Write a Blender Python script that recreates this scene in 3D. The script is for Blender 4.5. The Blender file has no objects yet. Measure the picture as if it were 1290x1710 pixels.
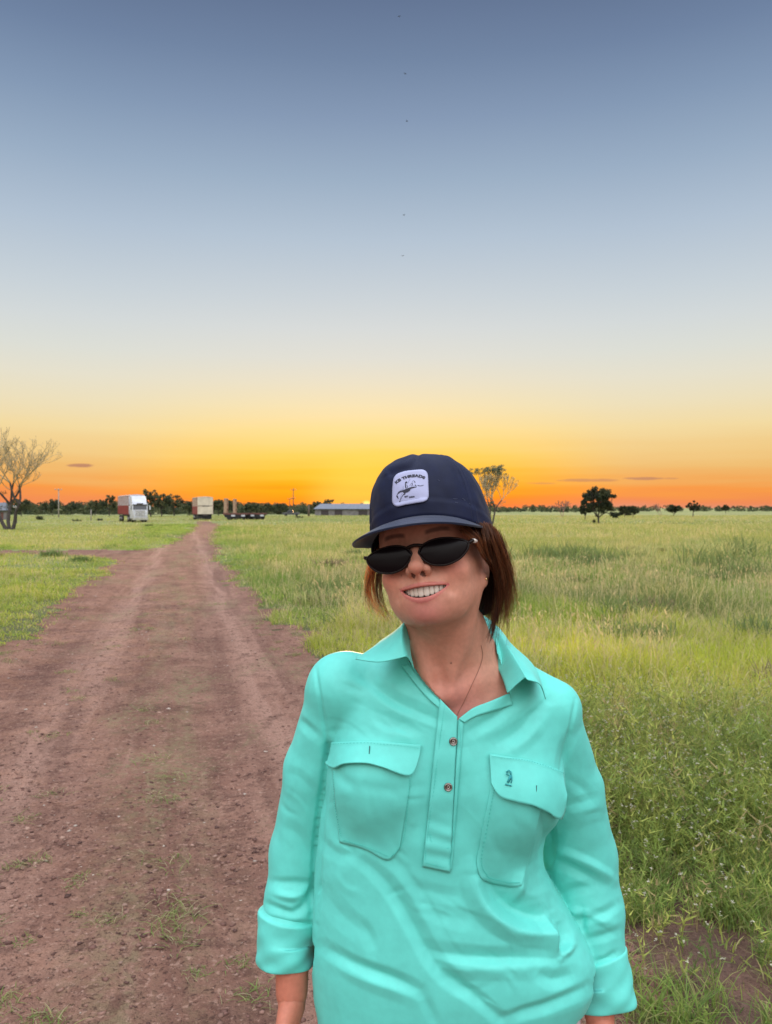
import bpy, math, random
import numpy as np
from mathutils import Vector, Matrix
from mathutils.bvhtree import BVHTree
R = math.radians
rng = np.random.default_rng(7)
random.seed(7)
scene = bpy.context.scene
COL = scene.collection

# ---------------------------------------------------------------- camera
F = 1290.0; CAMZ = 1.62; HORIZON = 848.0
cam_d = bpy.data.cameras.new("camera"); cam = bpy.data.objects.new("camera", cam_d); COL.objects.link(cam)
cam_d.sensor_fit = 'HORIZONTAL'; cam_d.sensor_width = 36; cam_d.lens = 36
cam_d.clip_start = 0.05; cam_d.clip_end = 9000
cam.location = (0, 0, CAMZ); cam.rotation_euler = (R(90 - 0.311), 0, 0)
cam_d.dof.use_dof = True; cam_d.dof.focus_distance = 1.13; cam_d.dof.aperture_fstop = 17
scene.camera = cam
scene.view_settings.view_transform = 'Standard'; scene.view_settings.look = 'None'
scene.view_settings.exposure = 0; scene.view_settings.gamma = 1
scene.render.engine = 'CYCLES'
scene.cycles.max_bounces = 6; scene.cycles.diffuse_bounces = 3; scene.cycles.transparent_max_bounces = 8
scene.cycles.use_denoising = True

def s2l(c):
    return tuple(((v/255)/12.92 if v/255 <= .04045 else ((v/255+.055)/1.055)**2.4) for v in c)

# ---------------------------------------------------------------- sky
SUN_AZ = -1.45; SUN_EL = 1.6          # degrees; azimuth measured from +Y towards +X
world = bpy.data.worlds.new("World"); scene.world = world; world.use_nodes = True
nt = world.node_tree; nt.nodes.clear(); L = nt.links
def N(tree, typ, **kw):
    n = tree.nodes.new(typ)
    for k, v in kw.items():
        if k == 'op': n.operation = v
        elif k.startswith('i') and k[1:].isdigit(): n.inputs[int(k[1:])].default_value = v
        else: setattr(n, k, v)
    return n
def M(tree, op, a, b=None, c=None, clamp=False):
    n = tree.nodes.new('ShaderNodeMath'); n.operation = op; n.use_clamp = clamp
    for i, v in enumerate((a, b, c)):
        if v is None: continue
        if isinstance(v, (int, float)): n.inputs[i].default_value = v
        else: tree.links.new(v, n.inputs[i])
    return n.outputs[0]
def mixc(tree, f, a, b, mode='MIX'):
    n = tree.nodes.new('ShaderNodeMix'); n.data_type = 'RGBA'; n.blend_type = mode
    for s, v in ((0, f), (6, a), (7, b)):
        if hasattr(v, 'is_linked') or hasattr(v, 'links'): tree.links.new(v, n.inputs[s])
        elif isinstance(v, (int, float)): n.inputs[s].default_value = v
        else: n.inputs[s].default_value = tuple(v) + ((1,) if len(v) == 3 else ())
    return n.outputs[2]
def ramp(tree, fac, stops, interp='LINEAR'):
    n = tree.nodes.new('ShaderNodeValToRGB'); n.color_ramp.interpolation = interp
    el = n.color_ramp.elements
    while len(el) > 1: el.remove(el[-1])
    el[0].position = stops[0][0]; el[0].color = tuple(stops[0][1]) + (1,)
    for p, c in stops[1:]:
        e = el.new(p); e.color = tuple(c) + (1,)
    tree.links.new(fac, n.inputs[0])
    return n.outputs[0]
def smooth(tree, v, a, b, o0=0.0, o1=1.0):
    n = tree.nodes.new('ShaderNodeMapRange'); n.interpolation_type = 'SMOOTHSTEP'
    n.inputs[1].default_value = a; n.inputs[2].default_value = b; n.inputs[3].default_value = o0; n.inputs[4].default_value = o1
    tree.links.new(v, n.inputs[0]); return n.outputs[0]

tc = nt.nodes.new('ShaderNodeTexCoord')
sep = nt.nodes.new('ShaderNodeSeparateXYZ'); L.new(tc.outputs['Generated'], sep.inputs[0])
dx, dy, dz = sep.outputs
# faint layered haze near the horizon
mp = nt.nodes.new('ShaderNodeMapping'); mp.inputs['Scale'].default_value = (3, 3, 55); L.new(tc.outputs['Generated'], mp.inputs[0])
nz = N(nt, 'ShaderNodeTexNoise'); nz.inputs['Scale'].default_value = 1.3; nz.inputs['Detail'].default_value = 3; L.new(mp.outputs[0], nz.inputs[0])
wob = M(nt, 'MULTIPLY', M(nt, 'SUBTRACT', nz.outputs[0], .5), .036)
nearh = smooth(nt, dz, .0, .16, 1, 0)
el = M(nt, 'ADD', dz, M(nt, 'MULTIPLY', wob, nearh))
fac = M(nt, 'DIVIDE', el, .6, clamp=True)
def stops(tab):
    return [(z/.6, s2l(c)) for z, c in tab]
side = ramp(nt, fac, stops([(0, (222, 146, 120)), (.010, (238, 138, 86)), (.022, (244, 152, 72)), (.034, (238, 170, 94)), (.050, (236, 187, 114)), (.070, (238, 201, 134)),
    (.099, (240, 216, 160)), (.129, (234, 221, 186)), (.16, (227, 222, 203)), (.19, (218, 220, 212)), (.225, (209, 215, 216)), (.26, (198, 208, 215)),
    (.328, (176, 192, 209)), (.391, (152, 172, 195)), (.449, (130, 151, 179)), (.502, (110, 130, 161)), (.549, (96, 114, 145))]))
sunc = ramp(nt, fac, stops([(0, (248, 120, 44)), (.010, (253, 140, 24)), (.026, (255, 166, 20)), (.045, (254, 190, 50)), (.068, (252, 206, 92)),
    (.099, (248, 219, 146)), (.129, (240, 223, 178)), (.16, (230, 222, 198)), (.19, (220, 220, 211)), (.225, (211, 216, 216)), (.26, (200, 209, 215)),
    (.328, (178, 194, 210)), (.391, (154, 174, 196)), (.449, (132, 152, 180)), (.502, (112, 132, 162)), (.549, (98, 116, 147))]))
sd = Vector((math.sin(R(SUN_AZ))*math.cos(R(.12)), math.cos(R(SUN_AZ))*math.cos(R(.12)), math.sin(R(.12))))
hd = M(nt, 'ADD', M(nt, 'MULTIPLY', dx, sd.x), M(nt, 'MULTIPLY', dy, sd.y))
hl = M(nt, 'SQRT', M(nt, 'ADD', M(nt, 'MULTIPLY', dx, dx), M(nt, 'MULTIPLY', dy, dy)))
caz = M(nt, 'DIVIDE', hd, M(nt, 'MAXIMUM', hl, .001))
azf = smooth(nt, caz, math.cos(R(20)), 1.0)
front = mixc(nt, azf, side, sunc)
# little flat clouds low in the west
u = M(nt, 'DIVIDE', dx, M(nt, 'MAXIMUM', dy, .05)); v = M(nt, 'DIVIDE', dz, M(nt, 'MAXIMUM', dy, .05))
mp2 = nt.nodes.new('ShaderNodeMapping'); mp2.inputs['Scale'].default_value = (40, 40, 160); L.new(tc.outputs['Generated'], mp2.inputs[0])
nz2 = N(nt, 'ShaderNodeTexNoise'); nz2.inputs['Scale'].default_value = 1.5; nz2.inputs['Detail'].default_value = 2; L.new(mp2.outputs[0], nz2.inputs[0])
cl = None
for px, py, wpx, hpx, s in ((135, 777.5, 24, 3.6, .85), (985, 802, 52, 3.0, .55), (1076, 799, 36, 2.8, .7), (905, 807, 26, 2.0, .35), (1120, 799, 14, 1.6, .35)):
    a = M(nt, 'DIVIDE', M(nt, 'SUBTRACT', u, (px-645)/F), wpx/F); b = M(nt, 'DIVIDE', M(nt, 'SUBTRACT', v, (HORIZON-py)/F), hpx/F)
    q = M(nt, 'ADD', M(nt, 'ADD', M(nt, 'MULTIPLY', a, a), M(nt, 'MULTIPLY', b, b)), M(nt, 'MULTIPLY', M(nt, 'SUBTRACT', nz2.outputs[0], .5), 1.6))
    m = smooth(nt, q, .2, 1.25, s, 0)
    cl = m if cl is None else M(nt, 'MAXIMUM', cl, m)
front = mixc(nt, cl, front, s2l((176, 122, 104)))
# unseen sky overhead and behind the camera, brightened as added fill light
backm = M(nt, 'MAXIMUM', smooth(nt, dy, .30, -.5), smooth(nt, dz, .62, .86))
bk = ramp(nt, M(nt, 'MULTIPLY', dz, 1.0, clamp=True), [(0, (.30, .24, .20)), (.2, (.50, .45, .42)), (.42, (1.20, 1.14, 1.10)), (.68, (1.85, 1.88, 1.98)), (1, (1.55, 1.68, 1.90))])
BACK_FILL_GAIN = 1.62
bkn = nt.nodes.new('ShaderNodeVectorMath'); bkn.operation = 'SCALE'; bkn.inputs['Scale'].default_value = BACK_FILL_GAIN; L.new(bk, bkn.inputs[0])
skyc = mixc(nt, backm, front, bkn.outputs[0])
# the sun touching the horizon
ds = nt.nodes.new('ShaderNodeVectorMath'); ds.operation = 'DOT_PRODUCT'; L.new(tc.outputs['Generated'], ds.inputs[0]); ds.inputs[1].default_value = sd
disc = smooth(nt, ds.outputs['Value'], math.cos(R(.50)), math.cos(R(.05)))
glow = M(nt, 'POWER', smooth(nt, ds.outputs['Value'], math.cos(R(7)), 1.0), 3.2)
skyc = mixc(nt, M(nt, 'MULTIPLY', glow, .5), skyc, (1.0, .70, .12))
skyc = mixc(nt, disc, skyc, (1.5, 1.1, .30))
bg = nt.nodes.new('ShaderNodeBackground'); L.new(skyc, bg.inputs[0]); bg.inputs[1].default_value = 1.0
ns = nt.nodes.new('ShaderNodeTexSky'); ns.sky_type = 'NISHITA'; ns.sun_disc = False; ns.sun_elevation = R(SUN_EL); ns.sun_rotation = R(SUN_AZ); ns.ozone_density = 1.5
bg2 = nt.nodes.new('ShaderNodeBackground'); L.new(ns.outputs[0], bg2.inputs[0]); bg2.inputs[1].default_value = 0.008
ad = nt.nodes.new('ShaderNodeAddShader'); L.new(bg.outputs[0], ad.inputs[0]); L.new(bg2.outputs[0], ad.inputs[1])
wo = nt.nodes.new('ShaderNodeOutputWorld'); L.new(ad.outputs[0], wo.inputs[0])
world.cycles.sampling_method = 'MANUAL'; world.cycles.sample_map_resolution = 1024

sun_d = bpy.data.lights.new("sun", 'SUN'); sun = bpy.data.objects.new("sun", sun_d); COL.objects.link(sun)
sun_d.energy = 2.6; sun_d.angle = R(.6); sun_d.color = (1.0, .52, .20)
dirv = Vector((math.sin(R(SUN_AZ))*math.cos(R(SUN_EL)), math.cos(R(SUN_AZ))*math.cos(R(SUN_EL)), math.sin(R(SUN_EL))))
sun.rotation_euler = (-dirv).to_track_quat('-Z', 'Y').to_euler(); sun.location = dirv*60

# ---------------------------------------------------------------- helpers
def U(px, py, Y):
    """the world point at depth Y that stands on the sight line of photo pixel px,py"""
    return Vector(((px-645)/F*Y, Y, CAMZ - (py-HORIZON)/F*Y))
def link(o, parent=None):
    COL.objects.link(o)
    if parent is not None: o.parent = parent
    return o
def tag(o, label=None, cat=None, group=None, kind=None):
    if label: o['label'] = label
    if cat: o['category'] = cat
    if group: o['group'] = group
    if kind: o['kind'] = kind
    return o
def empty(name, loc, rz=0, label=None, cat=None, group=None):
    o = bpy.data.objects.new(name, None); o.location = loc; o.rotation_euler = (0, 0, rz); o.empty_display_size = .2
    COL.objects.link(o); return tag(o, label, cat, group)
def mesh_np(name, V, faces, mat, parent=None, smooth_=True, colors=None, mat_idx=None):
    """faces: (n,3) or (n,4) int array, or list of such arrays"""
    me = bpy.data.meshes.new(name)
    V = np.asarray(V, dtype=np.float32)
    fl = faces if isinstance(faces, list) else [faces]
    fl = [np.asarray(f, dtype=np.int32) for f in fl if len(f)]
    nl = sum(f.size for f in fl); npoly = sum(len(f) for f in fl)
    me.vertices.add(len(V)); me.vertices.foreach_set('co', V.ravel())
    me.loops.add(nl); me.loops.foreach_set('vertex_index', np.concatenate([f.ravel() for f in fl]))
    me.polygons.add(npoly)
    tot = np.concatenate([np.full(len(f), f.shape[1], np.int32) for f in fl])
    st = np.concatenate([[0], np.cumsum(tot)[:-1]]).astype(np.int32)
    me.polygons.foreach_set('loop_start', st); me.polygons.foreach_set('loop_total', tot)
    if smooth_: me.polygons.foreach_set('use_smooth', np.ones(npoly, bool))
    me.update(calc_edges=True)
    if colors is not None:
        a = me.color_attributes.new('Col', 'FLOAT_COLOR', 'POINT')
        c = np.ones((len(V), 4), np.float32); c[:, :3] = colors
        a.data.foreach_set('color', c.ravel())
    for m in (mat if isinstance(mat, (list, tuple)) else [mat]): me.materials.append(m)
    if mat_idx is not None: me.polygons.foreach_set('material_index', np.asarray(mat_idx, np.int32))
    me.validate()
    return link(bpy.data.objects.new(name, me), parent)
class MB:
    """collects simple solids and links them as one mesh"""
    def __init__(s): s.v = []; s.f = []
    def add(s, vs, fs):
        n = len(s.v); s.v += [tuple(v) for v in vs]; s.f += [tuple(i+n for i in f) for f in fs]; return s
    def box(s, a, b, bev=0):
        (x0, y0, z0), (x1, y1, z1) = a, b
        return s.add([(x0,y0,z0),(x1,y0,z0),(x1,y1,z0),(x0,y1,z0),(x0,y0,z1),(x1,y0,z1),(x1,y1,z1),(x0,y1,z1)],
                     [(0,3,2,1),(4,5,6,7),(0,1,5,4),(1,2,6,5),(2,3,7,6),(3,0,4,7)])
    def tube(s, pts, rad, n=6, caps=True):
        P = [Vector(p) for p in pts]; rr = rad if isinstance(rad, (list, tuple)) else [rad]*len(P)
        vs = []; fs = []; up = None
        for i, p in enumerate(P):
            d = (P[min(i+1, len(P)-1)] - P[max(i-1, 0)]).normalized()
            if up is None: up = d.orthogonal().normalized()
            up = (up - d*up.dot(d)).normalized(); w = d.cross(up)
            for k in range(n):
                a = 2*math.pi*k/n; vs.append(p + (up*math.cos(a) + w*math.sin(a))*rr[i])
        for i in range(len(P)-1):
            for k in range(n):
                fs.append((i*n+k, i*n+(k+1) % n, (i+1)*n+(k+1) % n, (i+1)*n+k))
        if caps: fs.append(tuple(reversed(range(n)))); fs.append(tuple(range((len(P)-1)*n, len(P)*n)))
        return s.add(vs, fs)
    def lathe(s, prof, M4=None, n=24):
        vs = []; fs = []
        for (r, z) in prof:
            for k in range(n):
                a = 2*math.pi*k/n; v = Vector((r*math.cos(a), r*math.sin(a), z)); vs.append(M4 @ v if M4 else v)
        for i in range(len(prof)-1):
            for k in range(n): fs.append((i*n+k, i*n+(k+1) % n, (i+1)*n+(k+1) % n, (i+1)*n+k))
        fs.append(tuple(reversed(range(n)))); fs.append(tuple(range((len(prof)-1)*n, len(prof)*n)))
        return s.add(vs, fs)
    def prism(s, poly, z0, z1, axis='y'):
        """poly in the x-z plane extruded along y (axis='y') or y-z along x (axis='x')"""
        n = len(poly); vs = []
        for w in (z0, z1):
            for (a, b) in poly: vs.append((a, w, b) if axis == 'y' else (w, a, b))
        fs = [tuple(range(n)), tuple(reversed(range(n, 2*n)))] + [(i, n+i, n+(i+1) % n, (i+1) % n) for i in range(n)]
        return s.add(vs, fs)
    def build(s, name, mat, parent=None, smooth_=False, bevel=0, seg=2, subsurf=0):
        me = bpy.data.meshes.new(name); me.from_pydata(s.v, [], s.f); me.materials.append(mat)
        import bmesh
        bm = bmesh.new(); bm.from_mesh(me); bmesh.ops.recalc_face_normals(bm, faces=bm.faces); bm.to_mesh(me); bm.free()
        if smooth_: me.polygons.foreach_set('use_smooth', [True]*len(me.polygons))
        o = link(bpy.data.objects.new(name, me), parent)
        if bevel:
            m = o.modifiers.new('bevel', 'BEVEL'); m.width = bevel; m.segments = seg; m.limit_method = 'ANGLE'
        if subsurf:
            m = o.modifiers.new('sub', 'SUBSURF'); m.levels = m.render_levels = subsurf
        return o
def mat(name, color=(.5, .5, .5), rough=.6, metal=0, spec=.5, bump=None, var=None, sss=0, emis=None, attr=None, sheen=0, coord='Object', transl=0, hue=None):
    """principled material; var=(scale, amount) colour mottling, bump=(scale, strength, distance)"""
    m = bpy.data.materials.new(name); m.use_nodes = True; t = m.node_tree; b = t.nodes['Principled BSDF']
    b.inputs['Roughness'].default_value = rough; b.inputs['Metallic'].default_value = metal
    b.inputs['Specular IOR Level'].default_value = spec
    tcn = t.nodes.new('ShaderNodeTexCoord'); co = tcn.outputs[coord]
    c = None
    if attr:
        an = t.nodes.new('ShaderNodeAttribute'); an.attribute_name = attr; c = an.outputs['Color']
    if var:
        for k, (sc, am) in enumerate(var if isinstance(var, list) else [var]):
            n = t.nodes.new('ShaderNodeTexNoise'); n.inputs['Scale'].default_value = sc; n.inputs['Detail'].default_value = 5
            t.links.new(co, n.inputs[0])
            f = smooth(t, n.outputs[0], .3, .7, 1-am, 1+am)
            vm = t.nodes.new('ShaderNodeVectorMath'); vm.operation = 'SCALE'
            if c is None: vm.inputs[0].default_value = color
            else: t.links.new(c, vm.inputs[0])
            t.links.new(f, vm.inputs['Scale']); c = vm.outputs[0]
    if c is None: b.inputs['Base Color'].default_value = tuple(color) + (1,)
    else: t.links.new(c, b.inputs['Base Color'])
    if bump:
        prev = None
        for (sc, st, di) in (bump if isinstance(bump, list) else [bump]):
            n = t.nodes.new('ShaderNodeTexNoise'); n.inputs['Scale'].default_value = sc; n.inputs['Detail'].default_value = 4
            t.links.new(co, n.inputs[0])
            bn = t.nodes.new('ShaderNodeBump'); bn.inputs['Strength'].default_value = st; bn.inputs['Distance'].default_value = di
            t.links.new(n.outputs[0], bn.inputs['Height'])
            if prev: t.links.new(prev, bn.inputs['Normal'])
            prev = bn.outputs[0]
        t.links.new(prev, b.inputs['Normal'])
    if sss:
        b.inputs['Subsurface Weight'].default_value = sss; b.inputs['Subsurface Radius'].default_value = (1, .35, .2); b.inputs['Subsurface Scale'].default_value = .008
    if sheen: b.inputs['Sheen Weight'].default_value = sheen; b.inputs['Sheen Roughness'].default_value = .4
    if emis: b.inputs['Emission Color'].default_value = tuple(emis) + (1,); b.inputs['Emission Strength'].default_value = 1
    if transl:
        tr = t.nodes.new('ShaderNodeBsdfTranslucent'); mx = t.nodes.new('ShaderNodeMixShader'); mx.inputs[0].default_value = transl
        if c is None: tr.inputs[0].default_value = tuple(color) + (1,)
        else: t.links.new(c, tr.inputs[0])
        t.links.new(b.outputs[0], mx.inputs[1]); t.links.new(tr.outputs[0], mx.inputs[2])
        t.links.new(mx.outputs[0], t.nodes['Material Output'].inputs['Surface'])
    return m
# value noise in numpy
_perm = np.random.default_rng(3).permutation(512).astype(np.int64)
_pv = np.random.default_rng(4).random(4096).astype(np.float32)
def vnoise(*X):
    X = [np.asarray(a, dtype=np.float64) for a in X]
    I = [np.floor(a).astype(np.int64) for a in X]; Fr = [a - i for a, i in zip(X, I)]; Fr = [f*f*(3-2*f) for f in Fr]
    out = 0
    for c in range(1 << len(X)):
        h = np.zeros_like(I[0]); w = 1.0
        for k in range(len(X)):
            b = (c >> k) & 1
            h = _perm[(h + I[k] + b) & 511] + 57*k
            w = w * (Fr[k] if b else 1-Fr[k])
        out = out + w*_pv[(h*31) & 4095]
    return out*2-1
def fbm(*X, oct=4, gain=.5):
    s = 0; a = 1; f = 1; t = 0
    for o in range(oct):
        s = s + a*vnoise(*[x*f + 17.3*o for x in X]); t += a; a *= gain; f *= 2.03
    return s/t
def sstep(x, a, b):
    t = np.clip((x-a)/(b-a), 0, 1); return t*t*(3-2*t)
def merge(parts):
    Vs, Fs, Cs, n = [], [], [], 0
    for v, f, c in parts: Vs.append(v); Fs.append(f+n); Cs.append(c); n += len(v)
    return np.concatenate(Vs), np.concatenate(Fs), np.concatenate(Cs)
# ---------------------------------------------------------------- ground
def gbase(x, y):
    y = np.asarray(y, float)
    return -0.72*sstep(y, 10, 126)
def unp(px, py):
    y = 10.0
    for _ in range(60):
        y = .5*y + .5*(CAMZ - float(gbase(0, y)))*F/(py-HORIZON)
    return ((px-645)/F*y, y)
road_px = [(1500, 2600), (1150, 1760), (1085, 1640), (1040, 1530), (960, 1380), (860, 1240), (700, 1150), (570, 1105), (525, 1080), (480, 1042), (432, 1000), (398, 966), (372, 934), (361, 908), (364, 892), (368, 880),
           (362, 874), (352, 871), (330, 871), (326, 876), (318, 886), (300, 899), (272, 913), (235, 918), (150, 918), (60, 919), (-300, 921), (-300, 926), (60, 925), (140, 928), (190, 936), (160, 962), (112, 992), (70, 1035), (20, 1075), (-60, 1130), (-300, 1260), (-1400, 1750), (-2600, 2600)]
ROAD = np.array([unp(*p) for p in road_px])
ROAD = np.vstack([ROAD, [(-6, -8)], [(4, -8)]])
def road_sd(x, y):
    """signed distance to the road's edge, positive on the road"""
    x = np.asarray(x, float); y = np.asarray(y, float)
    A = ROAD; B = np.roll(ROAD, -1, 0); best = np.full(x.shape, 1e9); ins = np.zeros(x.shape, bool)
    for (ax, ay), (bx, by) in zip(A, B):
        ex, ey = bx-ax, by-ay; t = np.clip(((x-ax)*ex+(y-ay)*ey)/(ex*ex+ey*ey+1e-12), 0, 1)
        best = np.minimum(best, (x-ax-t*ex)**2+(y-ay-t*ey)**2)
        c = (ay > y) != (by > y)
        with np.errstate(divide='ignore', invalid='ignore'): ins ^= c & (x < (bx-ax)*(y-ay)/(by-ay+1e-30)+ax)
    return np.where(ins, 1, -1)*np.sqrt(best)
def road_m(x, y):
    w = np.minimum(1, np.asarray(y, float)/12)
    return road_sd(x, y) + (.28*vnoise(x*1.3, y*.9) + .22*vnoise(x*4, y*3.1))*np.clip(w, .25, 1)
def track_u(x, y):
    """lateral coordinate across the road's main run"""
    cx = -0.95 - .262*(y-2.4) + .0003*(y-2.4)**2 - .6*np.exp(-((y-6)/5)**2)
    return (x-cx)
def gz(x, y):
    x = np.asarray(x, float); y = np.asarray(y, float)
    sd = road_sd(x, y); on = sstep(sd, -.3, .4); near = 1-sstep(y, 14, 40)
    tu = track_u(x, y)
    z = gbase(x, y) + .05*vnoise(x*.15, y*.1)*sstep(np.hypot(x, y), 8, 30)
    z = z - on*near*(.035*np.exp(-((tu+.75)/.32)**2) + .03*np.exp(-((tu-1.0)/.32)**2)) - on*.03
    z = z + near*on*(.016*fbm(x*2.2, y*2.2, oct=3) + .009*fbm(x*9, y*9, oct=3) + .006*np.maximum(0, vnoise(x*27, y*27))**1.5)
    z = z + near*(1-on)*.02*vnoise(x*1.7, y*1.7)
    return z
ys = [-3000., -600, -150, -40, -15, -6, -2, 0, 1]
y = 1.5
while y < 6000: ys.append(y); y *= (1.0058 if y < 14 else (1.013 if y < 120 else 1.06))
ys = np.array(ys); hw = np.where(ys > 1, ys*.80+2.6, 3.4 + (1-ys)*.2)
uu = np.linspace(-1, 1, 420); ex = np.array([1.3, 1.8, 3, 6, 15, 50, 200.]); uu = np.concatenate([-ex[::-1], uu, ex]); nu = len(uu)
GX = uu[None, :]*hw[:, None]; GY = np.repeat(ys[:, None], nu, 1)
GZ = gz(GX, GY)
idx = np.arange(GX.size).reshape(GX.shape)
quads = np.stack([idx[:-1, :-1], idx[:-1, 1:], idx[1:, 1:], idx[1:, :-1]], -1).reshape(-1, 4)
V = np.stack([GX, GY, GZ], -1).reshape(-1, 3)

def earth_color(t, pos):
    """red-brown road dirt: tracks, patches, specks, pale stones"""
    def noise(scale, detail=4, vec=None, rough=.55):
        n = t.nodes.new('ShaderNodeTexNoise'); n.inputs['Scale'].default_value = scale; n.inputs['Detail'].default_value = detail; n.inputs['Roughness'].default_value = rough
        t.links.new(vec or pos, n.inputs[0]); return n.outputs[0]
    sp_ = t.nodes.new('ShaderNodeSeparateXYZ'); t.links.new(pos, sp_.inputs[0])
    u1 = M(t, 'ADD', sp_.outputs[0], M(t, 'MULTIPLY', sp_.outputs[1], .262)); tu = M(t, 'ADD', u1, .32)      # metres across the road
    cb = t.nodes.new('ShaderNodeCombineXYZ'); t.links.new(M(t, 'MULTIPLY', u1, 2.4), cb.inputs[0]); t.links.new(M(t, 'MULTIPLY', sp_.outputs[1], .16), cb.inputs[1]); along = cb.outputs[0]
    cb2 = t.nodes.new('ShaderNodeCombineXYZ'); t.links.new(M(t, 'MULTIPLY', u1, 9.0), cb2.inputs[0]); t.links.new(M(t, 'MULTIPLY', sp_.outputs[1], .5), cb2.inputs[1]); along2 = cb2.outputs[0]
    def band(c0, w): return M(t, 'POWER', 2.718, M(t, 'MULTIPLY', -1, M(t, 'POWER', M(t, 'DIVIDE', M(t, 'ABSOLUTE', M(t, 'SUBTRACT', tu, c0)), w), 2)))
    base = ramp(t, noise(1.3, 7, rough=.65), [(.32, (.150, .083, .066)), (.46, (.235, .135, .105)), (.60, (.30, .182, .142)), (.72, (.36, .23, .18))])
    wheel_ = M(t, 'MULTIPLY', M(t, 'ADD', band(-.62, .26), band(1.02, .26)), smooth(t, noise(2.2, 4, along), .32, .60, .25, .95))
    c = mixc(t, wheel_, base, (.40, .265, .215))
    c = mixc(t, smooth(t, noise(1.3, 4, along2), .56, .72, 0, .35), c, (.42, .29, .235))
    c = mixc(t, smooth(t, noise(1.2, 4, along), .50, .36, 0, .50), c, (.135, .072, .058))
    mid = M(t, 'MULTIPLY', band(.20, .30), smooth(t, noise(1.6, 5, along), .42, .60))
    c = mixc(t, M(t, 'MULTIPLY', mid, smooth(t, noise(16, 5), .40, .58, .15, .8)), c, (.235, .205, .125))
    c = mixc(t, smooth(t, noise(6, 6, rough=.8), .51, .62, 0, .65), c, (.115, .062, .050))
    c = mixc(t, smooth(t, noise(17, 6, rough=.8), .54, .64, 0, .6), c, (.40, .27, .215))
    c = mixc(t, smooth(t, noise(38, 3), .58, .68, 0, .6), c, (.46, .33, .27))
    c = mixc(t, smooth(t, noise(60, 2), .42, .32, 0, .75), c, (.07, .038, .032))
    dm = t.nodes.new('ShaderNodeVectorMath'); dm.operation = 'MULTIPLY'; dm.inputs[1].default_value = (.85, .745, .69); t.links.new(c, dm.inputs[0]); c = dm.outputs[0]
    return c, noise
def earth_mat(name, grassy):
    m = bpy.data.materials.new(name); m.use_nodes = True; t = m.node_tree; b = t.nodes['Principled BSDF']; b.inputs['Roughness'].default_value = .95; b.inputs['Specular IOR Level'].default_value = .2
    g = t.nodes.new('ShaderNodeNewGeometry'); pos = g.outputs['Position']
    c, noise = earth_color(t, pos)
    if grassy:
        sp = t.nodes.new('ShaderNodeSeparateXYZ'); t.links.new(pos, sp.inputs[0])
        mp = t.nodes.new('ShaderNodeMapping'); mp.inputs['Scale'].default_value = (.25, 1, 1); t.links.new(pos, mp.inputs[0])
        mf = t.nodes.new('ShaderNodeMapping'); mf.inputs['Scale'].default_value = (.3, .6, 1); t.links.new(pos, mf.inputs[0])
        gr = ramp(t, noise(.12, 6, mp.outputs[0], .6), [(.3, (.10, .12, .045)), (.45, (.17, .20, .07)), (.58, (.24, .26, .10)), (.7, (.30, .29, .15))])
        gr = mixc(t, smooth(t, noise(.05, 3, mf.outputs[0]), .5, .62, 0, .45), gr, (.30, .27, .16))
        dk = mixc(t, smooth(t, noise(2.2, 4), .35, .62, .35, .75), c, (.085, .055, .042)); near = mixc(t, smooth(t, sp.outputs[1], 5.5, 9), dk, (.10, .10, .05))
        c = mixc(t, smooth(t, sp.outputs[1], 6, 30), near, gr)
    else:
        # thin dry creeping grass grown through the middle of the road
        mp = t.nodes.new('ShaderNodeMapping'); mp.inputs['Rotation'].default_value = (0, 0, -.26); mp.inputs['Scale'].default_value = (1.2, .4, 1); t.links.new(pos, mp.inputs[0])
        k = M(t, 'MULTIPLY', smooth(t, noise(1.1, 5, mp.outputs[0]), .50, .62), smooth(t, noise(24, 4), .44, .60))
        c = mixc(t, M(t, 'MULTIPLY', k, .5), c, (.20, .19, .095))
    t.links.new(c, b.inputs['Base Color'])
    prev = None
    for sc, di in ((12, .05), (42, .020), (130, .008)):
        n = noise(sc, 4, rough=.65); bn = t.nodes.new('ShaderNodeBump'); bn.inputs['Strength'].default_value = .9; bn.inputs['Distance'].default_value = di
        t.links.new(n, bn.inputs['Height'])
        if prev: t.links.new(prev, bn.inputs['Normal'])
        prev = bn.outputs[0]
    t.links.new(prev, b.inputs['Normal'])
    return m
m_ground = earth_mat('ground_soil', True); m_road = earth_mat('road_dirt', False)
ground = tag(mesh_np('ground', V, quads, m_ground), kind='structure')
fc = V[quads].mean(1)
keep = (road_m(fc[:, 0], fc[:, 1]) > 0) & (fc[:, 1] < 140)
q = quads[keep]; us, inv = np.unique(q, return_inverse=True)
Vr = V[us].copy(); Vr[:, 2] += .004 + .0002*np.clip(Vr[:, 1], 0, 200)
tag(mesh_np('dirt_road', Vr, inv.reshape(-1, 4), m_road), kind='structure')

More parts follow.
